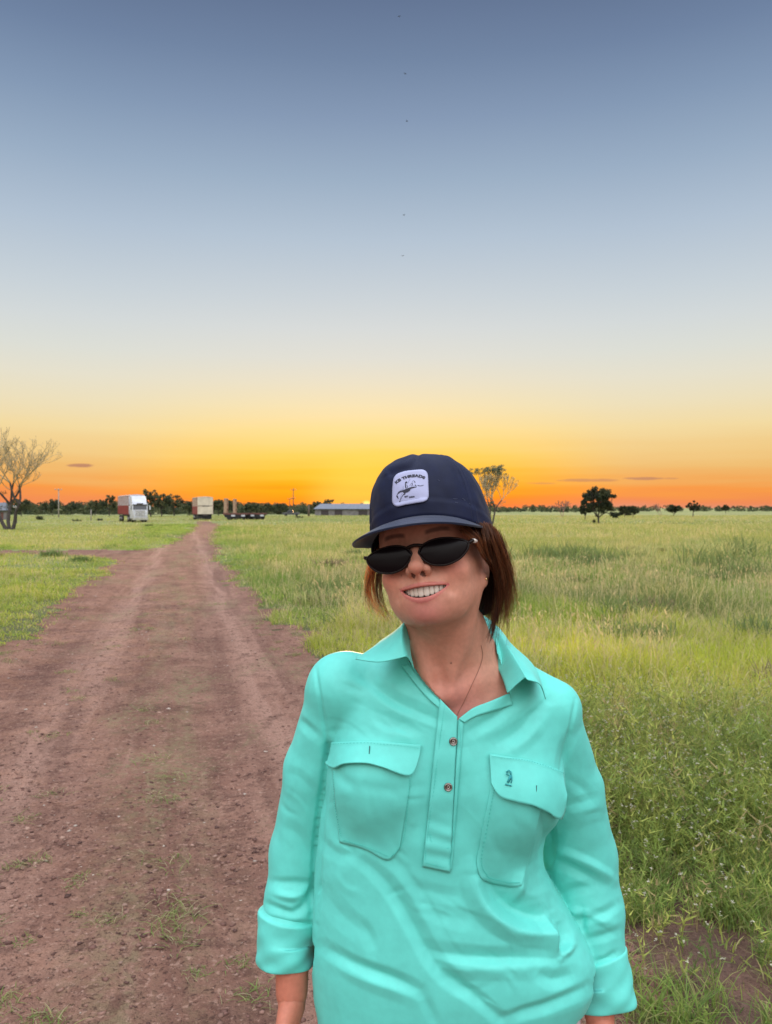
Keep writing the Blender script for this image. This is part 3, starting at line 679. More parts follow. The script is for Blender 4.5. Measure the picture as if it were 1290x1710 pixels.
# gum trees in the left-hand line that stand clear of the rest
left_list = [(36, 210, 5.2, 5.5, 'dark gum tree just right of the forked bare tree'), (88, 230, 5.0, 6.5, 'open-crowned gum tree just left of the pale power pole'),
    (122, 250, 4.6, 5.5, 'low gum tree just right of the pale power pole'), (158, 230, 5.2, 5.0, 'round gum tree between the pale power pole and the white truck'), (183, 215, 6.0, 5.5, 'taller gum tree directly left of the white truck'),
    (252, 205, 7.6, 4.6, 'tallest gum tree directly right of the white truck'), (270, 205, 6.4, 5.5, 'gum tree with clumped crown between the truck and the cream trailer'),
    (291, 215, 6.4, 5.5, 'gum tree behind the left side of the cream trailer'), (316, 225, 4.6, 4.5, 'dark gum tree half hidden by the cream trailer'), (365, 225, 5.2, 4.5, 'gum tree behind the empty flatbed trailers'),
    (388, 240, 5.0, 6, 'gum tree rising between the flatbed gate posts'), (420, 260, 4.4, 6, 'gum tree above the rear flatbed'), (446, 270, 4.2, 6, 'low gum tree right of the flatbeds'), (470, 270, 4.2, 6, 'low gum tree left of the dark power pole'),
    (528, 270, 4.9, 5, 'dark tree at the left end of the grey shed'), (548, 285, 6.0, 5, 'tree with a spiky top behind the shed roof')]
for i, (px, yy, H, W, lb) in enumerate(left_list):
    tree('gum_tree', px, yy, H, W, lb, 60+i, .3, .9, 3, .24, GREENS*1.4, clump=.17, per=40)
# the far scrub that reads as one mass
def wood(name, spans, label, seed):
    r = np.random.default_rng(seed); C_ = []; Rr = []
    for (p0, p1, y, h0, h1, n) in spans:
        px = r.uniform(p0, p1, n); yy = y*r.uniform(.93, 1.1, n); x = (px-645)/F*yy
        hh = (h0+(h1-h0)*(.5+.5*vnoise(px*.06, yy*0)))*r.uniform(.6, 1.08, n)
        z = gz(x, yy)
        for k in range(5):
            t = (k+.6)/5; C_.append(np.stack([x+r.normal(0, 1.0, n), yy+r.normal(0, 1.5, n), z+hh*t], -1)); Rr.append(.34*hh*(1.15-.35*t))
    C_ = np.concatenate(C_); Rr = np.concatenate(Rr)
    lv, lf, lc = leaf_cloud(r, C_, 34, Rr, .36, GREENS*1.6, .8)
    return tag(mesh_np(name, lv, lf, m_leaf, smooth_=False, colors=lc), label, 'woodland', kind='stuff')
wood('scrub_line', [(-120, 330, 275, 3.2, 4.6, 240), (330, 530, 300, 3.0, 4.3, 120), (-120, 620, 360, 3.2, 5.2, 170)], 'dense dark scrub woodland closing the left side of the plain', 81)
wood('far_treeline', [(560, 1400, 520, 2.6, 4.4, 300), (700, 1000, 430, 2.2, 3.6, 80)], 'thin dark line of distant trees along the right horizon', 82)
# dark bushes on the plain
def bush(px, y, w, h, label, seed):
    r = np.random.default_rng(seed); loc = gpt(px, y); loc = (loc[0], loc[1], loc[2]-.05); n = 22
    e = empty('bush', loc, 0, label, 'bush', 'bushes on the plain')
    C_ = np.stack([r.uniform(-.5, .5, n)*w, r.uniform(-.3, .3, n)*w, r.uniform(.0, .7, n)*h], -1)
    lv, lf, lc = leaf_cloud(r, C_, 40, h*.35, .10, GREENS*1.6, .8); mesh_np('foliage', lv, lf, m_leaf, e, smooth_=False, colors=lc)
    sg = [((0, 0, -.05), tuple(c), .02, .008) for c in C_[:6]]; tv, tf = tubes_np([(np.array(a), np.array(b), c, d) for a, b, c, d in sg], 4); mesh_np('stem', tv, tf, m_bark, e)
for i, (px, y, w, h, lb) in enumerate([(129, 135, 1.7, .45, 'dark low bush on the plain left of the white truck'), (166, 140, 1.0, .45, 'small dark bush closest to the left of the white truck'), (249, 90, .7, .28, 'small dark clump in the grass below the white truck'),
        (500, 175, 1.6, .6, 'dark low bush left of the shed'), (66, 150, 1.2, 1.0, 'dark bush below the gum trees near the forked bare tree')]):
    bush(px, y, w, h, lb, 90+i)

# ---------------------------------------------------------------- trucks, trailers, shed, poles
m_white = mat('white_paint', (.50, .52, .57), .35, var=(1.5, .08)); m_cream = mat('cream_panel', (.56, .49, .40), .55, var=[(1.0, .12), (6, .06)])
m_red = mat('red_paint', (.24, .008, .022), .5, var=(2, .2)); m_pink = mat('faded_red', (.28, .06, .06), .6, var=(2, .2)); m_black = mat('black_rubber', (.02, .02, .022), .8); m_dark = mat('chassis', (.045, .035, .04), .7)
m_glassd = mat('windscreen', (.03, .04, .06), .12, spec=.8); m_chrome = mat('polished_metal', (.6, .6, .62), .3, metal=.9, var=(8, .25)); m_rust = mat('rusty_steel', (.13, .055, .045), .8, var=(4, .3)); m_wood = mat('pale_timber', (.34, .22, .15), .8, var=(5, .2))
m_iron = mat('roof_iron', (.13, .145, .18), .7, var=(1.5, .12)); m_lamp = mat('headlamp_glass', (.8, .8, .78), .15)
def wheel(parent, x, y, z, rad=.52, wd=.3):
    w = MB(); MY = Matrix.Translation((x, y, z)) @ Matrix.Rotation(R(90), 4, 'Y')
    w.lathe([(rad*.6, -wd/2), (rad*.95, -wd/2), (rad, -wd*.4), (rad, wd*.4), (rad*.95, wd/2), (rad*.6, wd/2)], MY, 20)
    o = w.build('wheel', m_black, parent, True)
    h = MB(); h.lathe([(rad*.55, -wd*.52), (rad*.3, -wd*.40), (rad*.12, -wd*.56), (.02, -wd*.58), (.02, wd*.58), (rad*.12, wd*.56), (rad*.3, wd*.40), (rad*.55, wd*.52)], MY, 16)
    h.build('rim', m_chrome, o, True)
def crate_trailer(e, y0, ln, w=2.5, z0=1.25, h=3.05, upper=m_cream, lower=m_red, end=m_cream, name='stock_crate'):
    """double-deck stock crate: slatted sides, posts, corrugated roof"""
    c = MB(); z1 = z0+h; zm = z0+h*.48
    c.box((-w/2+.05, y0+.05, zm+.02), (w/2-.05, y0+ln-.05, z1-.06)); o = c.build(name, upper, e)
    b = MB(); b.box((-w/2+.04, y0+.06, z0), (w/2-.04, y0+ln-.06, zm)); b.build('lower_deck', lower, o)
    s = MB(); s2 = MB()
    for sx in (-1, 1):
        for k in range(9):
            zz = z0+.12+k*(h-.25)/8.5; (s if k > 3 else s2).box((min(sx*(w/2-.06), sx*(w/2-.01)), y0+.02, zz), (max(sx*(w/2-.06), sx*(w/2-.01)), y0+ln-.02, zz+.12))
    s.build('side_slats', upper, o); s2.build('lower_slats', lower, o)
    for sx in (-1, 1):
        for k in range(int(ln/1.2)+1):
            p = MB(); yy = y0+k*(ln-.08)/int(ln/1.2); p.box((min(sx*w/2, sx*(w/2+.04)), yy, z0-.05), (max(sx*w/2, sx*(w/2+.04)), yy+.08, z1)); p.build('post', m_pink, o)
    rf = MB(); n = 10
    poly = [(-w/2-.03, z1-.06)] + [((-w/2-.03)+(w+.06)*k/n, z1+.16*math.sin(math.pi*k/n)) for k in range(n+1)] + [(w/2+.03, z1-.06)]
    rf.prism(poly, y0, y0+ln); rf.build('roof', upper, o)
    f = MB(); f.box((-w/2, y0-.06, z0+.02), (w/2, y0, zm-.05)); f.box((-w/2, y0-.05, zm+.08), (w/2, y0+.0, z1-.1)); f.build('front_wall', end, o)
    g = MB(); g.box((-w*.18, y0-.09, zm-.06), (w*.28, y0-.05, zm+.1)); g.build('vent_slot', m_dark, o)
    ch = MB(); ch.box((-.45, y0, z0-.35), (.45, y0+ln, z0-.02)); ch.box((-w/2+.05, y0+.4, z0-.12), (w/2-.05, y0+ln, z0-.02)); ch.build('chassis', m_dark, e)
    for k in range(3):
        for sx in (-1, 1): wheel(e, sx*(w/2-.25), y0+ln-1.2-k*1.3, .52)
def truck(px, y, rz, label):
    e = empty('livestock_truck', gpt(px, y), rz, label, 'truck')
    w = 2.4
    prof = [(0.0, .62), (0.0, 1.55), (.05, 2.0), (.22, 2.85), (.40, 3.0), (1.5, 4.1), (2.3, 4.2), (2.3, .62)]     # y,z outline seen from the side
    c = MB(); c.prism([(a, b) for a, b in prof[:5]] + [(2.3, 3.05), (2.3, .62)], -w/2, w/2, 'x'); cab = c.build('cab', m_white, e, bevel=.06)
    d = MB(); d.prism([(.45, 3.02), (1.35, 4.12), (2.25, 4.22), (2.25, 3.02)], -w/2+.08, w/2-.08, 'x'); d.build('wind_deflector', m_white, cab, bevel=.08)
    g = MB(); g.add([(-w/2+.16, .045, 2.02), (w/2-.16, .045, 2.02), (w/2-.2, .185, 2.72), (-w/2+.2, .185, 2.72)], [(0, 1, 2, 3)])
    gl = g.build('windscreen', m_glassd, cab); mo = gl.modifiers.new('s', 'SOLIDIFY'); mo.thickness = -.05; mo.offset = 0
    v = MB(); v.box((-w/2+.1, -.12, 2.78), (w/2-.1, .3, 2.86)); v.build('sun_visor', m_dark, cab)
    gr = MB(); gr.box((-.75, -.05, 1.0), (.75, -.002, 1.85)); grl = gr.build('grille', m_chrome, cab)
    sl = MB()
    for k in range(7): sl.box((-.7, -.075, 1.06+k*.11), (.7, -.052, 1.11+k*.11))
    sl.build('grille_bars', m_dark, grl)
    bb = MB()
    for k in range(5): bb.tube([(-1.1, -.42, .75+k*.22), (1.1, -.42, .75+k*.22)], .035, 8)
    for sx in (-1.1, -.4, .4, 1.1): bb.tube([(sx, -.42, .5), (sx, -.42, 1.75)], .045, 8)
    bb.box((-1.2, -.45, .38), (1.2, -.12, .72)); bb.build('bull_bar', m_chrome, e, False)
    for sx in (-1, 1):
        h = MB(); h.lathe([(.14, 0), (.15, .03), (.10, .06)], Matrix.Translation((sx*.95, -.003, 1.15)) @ Matrix.Rotation(R(90), 4, 'X'), 16); h.build('headlight', m_lamp, cab, True)
        mi = MB(); mi.tube([(sx*1.2, .2, 2.7), (sx*1.5, .05, 2.65)], .02); mi.box((min(sx*1.42, sx*1.62), .0, 2.0), (max(sx*1.42, sx*1.62), .08, 2.62)); mi.build('side_mirror', m_white, cab)
        dr = MB(); dr.box((min(sx*1.2, sx*1.215), .5, .9), (max(sx*1.2, sx*1.215), 1.5, 2.75)); do = dr.build('door', m_white, cab)
        wn = MB(); wn.box((min(sx*1.216, sx*1.222), .58, 2.0), (max(sx*1.216, sx*1.222), 1.4, 2.62)); wn.build('side_window', m_glassd, do)
        wheel(e, sx*1.02, 1.0, .52); wheel(e, sx*1.02, 3.6, .52); wheel(e, sx*1.02, 4.9, .52)
        st = MB(); st.tube([(sx*1.0, 2.5, .9), (sx*1.0, 2.5, 4.3)], .07, 10); st.build('exhaust_stack', m_chrome, e, True)
    mk = MB(); mk.box((-.45, .05, 2.88), (.45, .25, 3.02)); mk.build('marker_light_bar', m_dark, cab)
    ch = MB(); ch.box((-.45, 2.2, .6), (.45, 6, .95)); ch.build('chassis', m_dark, e)
    crate_trailer(e, 3.1, 12.0, 2.5, 1.25, 3.05, m_white, m_red, m_white)
    return e
truck(234, 122, R(27), 'white cab-over truck with bull bar towing a red and white stock trailer')
t2 = empty('stock_trailer', gpt(343, 148), R(20), 'parked cream stock trailer with faded red lower side at the end of the road', 'trailer')
crate_trailer(t2, 0, 9.5, 2.9, 1.15, 3.25, m_cream, m_pink, m_cream)
ub = MB(); ub.box((-1.25, .3, .25), (1.25, 9.0, 1.10)); ub.build('underbody', m_black, t2)
for sx in (-1, 1): lg = MB(); lg.box((sx*.92-.07, 1.0, 0), (sx*.92+.07, 1.15, .9)); lg.build('landing_leg', m_dark, t2)
def flatbed(px, y, rz, ln, label, posts):
    e = empty('flatbed_trailer', gpt(px, y), rz, label, 'trailer', 'empty flatbed trailers')
    d = MB(); d.box((0, -1.25, 1.15), (ln, 1.25, 1.32)); d.box((-.02, -1.28, 1.05), (ln+.02, -1.25, 1.38)); d.build('deck', m_rust, e)
    c = MB(); c.box((.1, -.5, .85), (ln-.1, -.3, 1.14)); c.box((.1, .3, .85), (ln-.1, .5, 1.14)); c.build('chassis', m_dark, e)
    w_ = MB(); w_.box((0.3, -1.2, .55), (ln-.3, -1.1, 1.04)); w_.build('side_skirt', m_black, e)
    for k in range(3):
        for sy in (-1, 1):
            w = MB(); w.lathe([(.3, -.15), (.5, -.15), (.52, -.1), (.52, .1), (.5, .15), (.3, .15)], Matrix.Translation((ln-1.0-k*1.2, sy*1.0, .52)) @ Matrix.Rotation(R(90), 4, 'X'), 20); w.build('wheel', m_black, e, True)
    for (x, z, wd) in posts:
        for sy in (-1.15, 1.1):
            p = MB(); p.box((x, sy, 1.321), (x+wd, sy+.12, z)); p.build('gate_post', m_wood, e)
        q = MB()
        for k in range(3): q.box((x+wd*.2, -1.03, z-.3-k*.9), (x+wd*.8, 1.1, z-.15-k*.9))
        q.build('gate_rail', m_rust, e)
    for xa in (1.6, 3.5): t = MB(); t.box((xa, -1.31, .7), (xa+.7, -1.285, 1.02)); t.build('marker_board', m_white, e)
flatbed(374, 150, R(4), 4.6, 'empty flatbed trailer with tall pale gate posts, nearer the cream trailer', [(.15, 4.2, .55), (1.9, 4.1, .45)])
flatbed(408, 153, R(-3), 4.4, 'empty rusty flatbed trailer without posts, nearer the shed', [])
# the long low shed
m_shedw = mat('shed_wall', (.17, .16, .165), .7, var=(1.2, .2))
def shed(px0, px1, y, h, label, name='farm_shed', dp=9):
    x0, x1 = (px0-645)/F*y, (px1-645)/F*y; e = empty(name, (x0, y, float(gz(x0, y))), 0, label, 'shed'); w = x1-x0
    s = MB(); s.box((0, .3, -.2), (w, .4, h*.55)); s.box((0, dp-.1, -.2), (w, dp, h*.55)); s.box((0, .41, -.2), (.1, dp-.11, h*.55)); s.box((w-.1, .41, -.2), (w, dp-.11, h*.55)); s.build('wall', m_shedw, e)
    r_ = MB(); r_.add([(-.4, -.3, h*.56), (w+.4, -.3, h*.56), (w*.97, dp/2, h), (w*.06, dp/2, h), (w+.4, dp+.3, h*.56), (-.4, dp+.3, h*.56)], [(0, 1, 2, 3), (3, 2, 4, 5), (0, 3, 5), (1, 4, 2)]); ro = r_.build('roof', m_iron, e)
    so = ro.modifiers.new('s', 'SOLIDIFY'); so.thickness = .06
    for a, b, m in ((.09, .2, m_dark), (.29, .40, m_dark), (.42, .62, m_shedw), (.64, .77, m_dark), (.80, .9, m_rust)):
        o = MB(); o.box((w*a, .24, 0), (w*b, .298, h*.44)); o.build('bay_opening' if m is not m_shedw else 'roller_door', m, e)
    return e
shed(526, 640, 235, 3.6, 'long low grey-roofed farm shed with dark open bays beside the setting sun')
shed(-30, 8, 150, 3.4, 'grey iron-roofed shed cut off by the left edge behind the forked bare tree', dp=1.6)
def pole(px, y, h, r0, label, m, arm=None, name='power_pole'):
    e = empty(name, gpt(px, y), 0, label, 'pole'); p = MB(); p.tube([(0, 0, -.3), (0, 0, h*.5), (.02, 0, h)], [r0, r0*.9, r0*.75], 8); p.build('shaft', m, e, True)
    if arm:
        for z, hw in arm:
            a = MB(); a.box((-hw, -.06-r0, z-.08), (hw, -.01-r0*.5, z+.06)); ao = a.build('cross_arm', m, e)
            for k in (-.9, 0, .9):
                i = MB(); i.lathe([(.03, 0), (.07, .03), (.05, .1), (.06, .13), (.02, .18)], Matrix.Translation((k*hw, -.04-r0, z+.061)), 10); i.build('insulator', m_white, ao, True)
m_polew = mat('weathered_timber', (.30, .27, .24), .85, var=(4, .2)); m_poled = mat('dark_timber', (.10, .07, .05), .85, var=(4, .2))
pole(98, 190, 7.0, .16, 'pale power pole with a cross-arm above the left gum trees', m_polew, [(6.8, .9)])
pole(490, 245, 8.6, .15, 'tall dark power pole standing left of the grey shed', m_poled, [(8.0, .9), (5.4, .7)])
pole(484, 262, 5.4, .12, 'shorter dark pole just left of the tall dark power pole', m_poled, [(5.3, .8)])
pole(516, 205, 3.0, .30, 'thick dark stump-like post at the left end of the grey shed', m_poled, name='corner_post')
pole(152, 140, 2.0, .10, 'pale thin post between the two low bushes left of the truck', m_polew, name='fence_post')
pole(27, 118, 2.6, .16, 'pale gate post just right of the forked bare tree', m_polew, [(2.45, .35)], name='gate_post')
# white ute parked by the pole
u_ = empty('parked_ute', gpt(472, 215), R(6), 'small dark grey utility vehicle parked left of the dark power pole', 'car')
b = MB(); b.prism([(0, .45), (0, .95), (1.1, 1.05), (1.6, 1.65), (2.9, 1.68), (3.0, 1.0), (4.8, 1.0), (4.8, .45)], -.85, .85); bo = b.build('body', mat('dark_grey_paint', (.07, .07, .08), .4), u_, bevel=.05)
g = MB(); g.prism([(1.45, 1.1), (1.75, 1.56), (2.75, 1.58), (2.8, 1.1)], -.86, .86); g.build('side_window', m_glassd, bo)
for x in (.95, 3.9):
    for sy in (-.75, .75):
        w = MB(); w.lathe([(.2, -.12), (.36, -.12), (.38, 0), (.36, .12), (.2, .12)], Matrix.Translation((x, sy, .38)) @ Matrix.Rotation(R(90), 4, 'X'), 16); w.build('wheel', m_black, u_, True)
# birds high over the road
m_bird = mat('bird_feathers', (.03, .03, .035), .8)
for i, (px, py, lb) in enumerate(((667, 30, 'tiny dark bird, topmost of the five in the sky'), (677, 125, 'tiny dark bird, second from the top of the five in the sky'), (680, 204, 'tiny dark bird, middle one of the five in the sky'),
                                  (675, 360, 'tiny dark bird, fourth from the top of the five in the sky'), (673, 428, 'tiny dark bird, lowest of the five in the sky'))):
    p = U(px, py, 60); e = empty('bird', p, R(40*i), lb, 'bird', 'birds flying in a line over the road')
    b = MB(); b.tube([(0, -.07, 0), (0, -.05, .005), (0, 0, 0), (0, .06, -.005), (0, .10, 0)], [.006, .016, .024, .014, .004], 8); b.build('body', m_bird, e, True)
    for sx in (-1, 1):
        w = MB(); w.add([(0, -.03, .012), (0, .035, .012), (sx*.07, .03, .045), (sx*.15, .04, .03), (sx*.08, -.03, .045)], [(0, 1, 2, 4), (4, 2, 3)]); wo_ = w.build('wing', m_bird, e)
        mm = wo_.modifiers.new('s', 'SOLIDIFY'); mm.thickness = .004
# ---------------------------------------------------------------- implicit surfaces
def smin(a, b, k):
    h = np.clip(.5+.5*(b-a)/k, 0, 1); return b*(1-h)+a*h - k*h*(1-h)
def smax(a, b, k): return -smin(-a, -b, k)
def s_ell(P, c, r):
    q = P-np.array(c, np.float32); r = np.array(r, np.float32); k0 = np.linalg.norm(q/r, axis=1); k1 = np.linalg.norm(q/(r*r), axis=1)
    return k0*(k0-1)/np.maximum(k1, 1e-6)
def s_sph(P, c, r): return np.linalg.norm(P-np.array(c, np.float32), axis=1)-r
def s_cap(P, a, b, ra, rb=None):
    rb = ra if rb is None else rb; a = np.array(a, np.float32); b = np.array(b, np.float32); d = b-a
    t = np.clip((P-a)@d/(d@d), 0, 1); return np.linalg.norm(P-a-t[:, None]*d, axis=1)-(ra+(rb-ra)*t)
def s_chain(P, pts, rr, k=.012):
    o = None
    for i in range(len(pts)-1):
        d = s_cap(P, pts[i], pts[i+1], rr[i], rr[i+1]); o = d if o is None else smin(o, d, k)
    return o
def polygonise(sdf, lo, hi, h, margin=1.2):
    lo = np.array(lo, float); n = np.ceil((np.array(hi)-lo)/h).astype(int)+1; B = 6
    n = ((n+B-1)//B)*B+1; nb = (n-1)//B
    cc = np.stack(np.meshgrid(*[np.arange(k) for k in nb], indexing='ij'), -1).reshape(-1, 3)
    ctr = (lo + (cc+.5)*B*h).astype(np.float32); d = sdf(ctr); act = np.abs(d) < B*h*.87*margin+h
    Fld = np.repeat(np.repeat(np.repeat(d.reshape(nb), B, 0), B, 1), B, 2)
    Fld = np.pad(Fld, ((0, 1),)*3, mode='edge').astype(np.float32)
    o = np.stack(np.meshgrid(*[np.arange(B+1)]*3, indexing='ij'), -1).reshape(-1, 3)
    A = cc[act]*B
    for s in range(0, len(A), 2500):
        I = (A[s:s+2500, None]+o[None]).reshape(-1, 3); v = sdf((lo+I*h).astype(np.float32)); Fld[I[:, 0], I[:, 1], I[:, 2]] = v
    ins = Fld < 0; c8 = [(i, j, k) for i in (0, 1) for j in (0, 1) for k in (0, 1)]
    S = Fld.shape; sl = lambda a, i, j, k: a[i:S[0]-1+i, j:S[1]-1+j, k:S[2]-1+k]
    cnt = sum(sl(ins, *c).astype(np.int8) for c in c8); m = (cnt > 0) & (cnt < 8)
    idx = np.full(m.shape, -1, np.int64); idx[m] = np.arange(m.sum()); ijk = np.argwhere(m)
    vals = {c: sl(Fld, *c)[m] for c in c8}; acc = np.zeros((len(ijk), 3)); w = np.zeros(len(ijk))
    for a in c8:
        for ax in range(3):
            if a[ax] == 0:
                b = list(a); b[ax] = 1; b = tuple(b); va, vb = vals[a], vals[b]; x = (va < 0) != (vb < 0)
                t = np.where(x, va/np.where(x, va-vb, 1), 0); p = np.array(a, float)[None].repeat(len(t), 0); p[:, ax] = t
                acc[x] += p[x]; w[x] += 1
    Vv = lo + (ijk + acc/np.maximum(w, 1)[:, None])*h
    Fs = []
    for ax in range(3):
        o1, o2 = [(1, 2), (2, 0), (0, 1)][ax]
        s0 = [slice(None)]*3; s1 = [slice(None)]*3; s0[ax] = slice(0, -1); s1[ax] = slice(1, None)
        a, b = ins[tuple(s0)], ins[tuple(s1)]; x = a != b
        E = np.argwhere(x); E = E[(E[:, o1] > 0) & (E[:, o2] > 0) & (E[:, o1] < S[o1]-1) & (E[:, o2] < S[o2]-1)]
        fl = a[tuple(E.T)]
        def g(d1, d2):
            q = E.copy(); q[:, o1] += d1; q[:, o2] += d2; return idx[tuple(q.T)]
        q = np.stack([g(-1, -1), g(0, -1), g(0, 0), g(-1, 0)], -1); q[~fl] = q[~fl][:, ::-1]; Fs.append(q)
    Fq = np.concatenate(Fs); Fq = Fq[(Fq >= 0).all(1)]
    return Vv, Fq
def relax(Vv, Fq, it=1, lam=.5, keepmask=None):
    E = np.concatenate([Fq[:, [0, 1]], Fq[:, [1, 2]], Fq[:, [2, 3]], Fq[:, [3, 0]]]); n = len(Vv)
    for _ in range(it):
        s = np.zeros((n, 3)); c = np.zeros(n)
        for a, b in ((0, 1), (1, 0)):
            for k in range(3): s[:, k] += np.bincount(E[:, a], Vv[E[:, b], k], n)
            c += np.bincount(E[:, a], minlength=n)
        Vv = Vv + lam*(s/np.maximum(c, 1)[:, None]-Vv)
    return Vv
def submesh(Vv, Fq, keep):
    q = Fq[keep]; us, inv = np.unique(q, return_inverse=True); return Vv[us], inv.reshape(-1, Fq.shape[1]), us
def pxs(P, Y=None):
    y = P[:, 1] if Y is None else Y
    return 645+P[:, 0]/y*F, HORIZON+(CAMZ-P[:, 2])/y*F
def catmull(P, n):
    P = np.array(P, float); m = len(P); t = np.linspace(0, m-1, n); i = np.clip(t.astype(int), 0, m-2); f = (t-i)[:, None]
    p0 = P[np.maximum(i-1, 0)]; p1 = P[i]; p2 = P[i+1]; p3 = P[np.minimum(i+2, m-1)]
    return .5*((2*p1)+(-p0+p2)*f+(2*p0-5*p1+4*p2-p3)*f*f+(-p0+3*p1-3*p2+p3)*f**3)
def poly_in(poly, x, y):
    poly = np.array(poly, float); ins = np.zeros(x.shape, bool)
    for (ax, ay), (bx, by) in zip(poly, np.roll(poly, -1, 0)):
        c = (ay > y) != (by > y)
        with np.errstate(divide='ignore', invalid='ignore'): ins ^= c & (x < (bx-ax)*(y-ay)/(by-ay+1e-30)+ax)
    return ins
def dist_line(pts, x, y):
    """distance to a polyline, signed side, and position 0..1 along it"""
    pts = np.array(pts, float); sg = np.hypot(*(pts[1:]-pts[:-1]).T); tot = sg.sum(); acc = 0; best = np.full(x.shape, 1e9); tt = np.zeros(x.shape); sd_ = np.zeros(x.shape)
    for (ax, ay), (bx, by), l in zip(pts[:-1], pts[1:], sg):
        ex, ey = bx-ax, by-ay; t = np.clip(((x-ax)*ex+(y-ay)*ey)/(l*l), 0, 1); d = np.hypot(x-ax-t*ex, y-ay-t*ey); m = d < best
        best = np.where(m, d, best); tt = np.where(m, (acc+t*l)/tot, tt); sd_ = np.where(m, np.sign(ex*(y-ay)-ey*(x-ax)), sd_); acc += l
    return best, sd_, tt

# ---------------------------------------------------------------- the woman
PX, PY = 0.10, 1.24
woman = empty('person', (PX, PY, float(gz(PX, PY))), 0, 'smiling woman in turquoise work shirt, navy cap and dark sunglasses by the dirt road', 'person')
def child(o):
    """keeps a mesh built in world coordinates where it is while it hangs under the person"""
    o.parent = woman; o.matrix_parent_inverse = Matrix.Translation(-woman.location); return o
YAW, ROLL, PITCH = R(-16.3), R(-9.8), R(10.5)
HO = np.array([.0706, 1.170, 1.549]); HS = 1.0
# local head axes: x to her left, y backwards, z up
MH = (Matrix.Rotation(YAW, 3, 'Z') @ Matrix.Rotation(ROLL, 3, 'Y') @ Matrix.Rotation(-PITCH, 3, 'X'))
MHn = np.array(MH)
def toL(P): return ((P-HO)@MHn)/HS
def toW(p): return np.asarray(p, float)*HS@MHn.T + HO
def Lm(): 
    m = MH.to_4x4(); m.translation = Vector(HO); return m
GZ0 = float(gz(PX, PY))
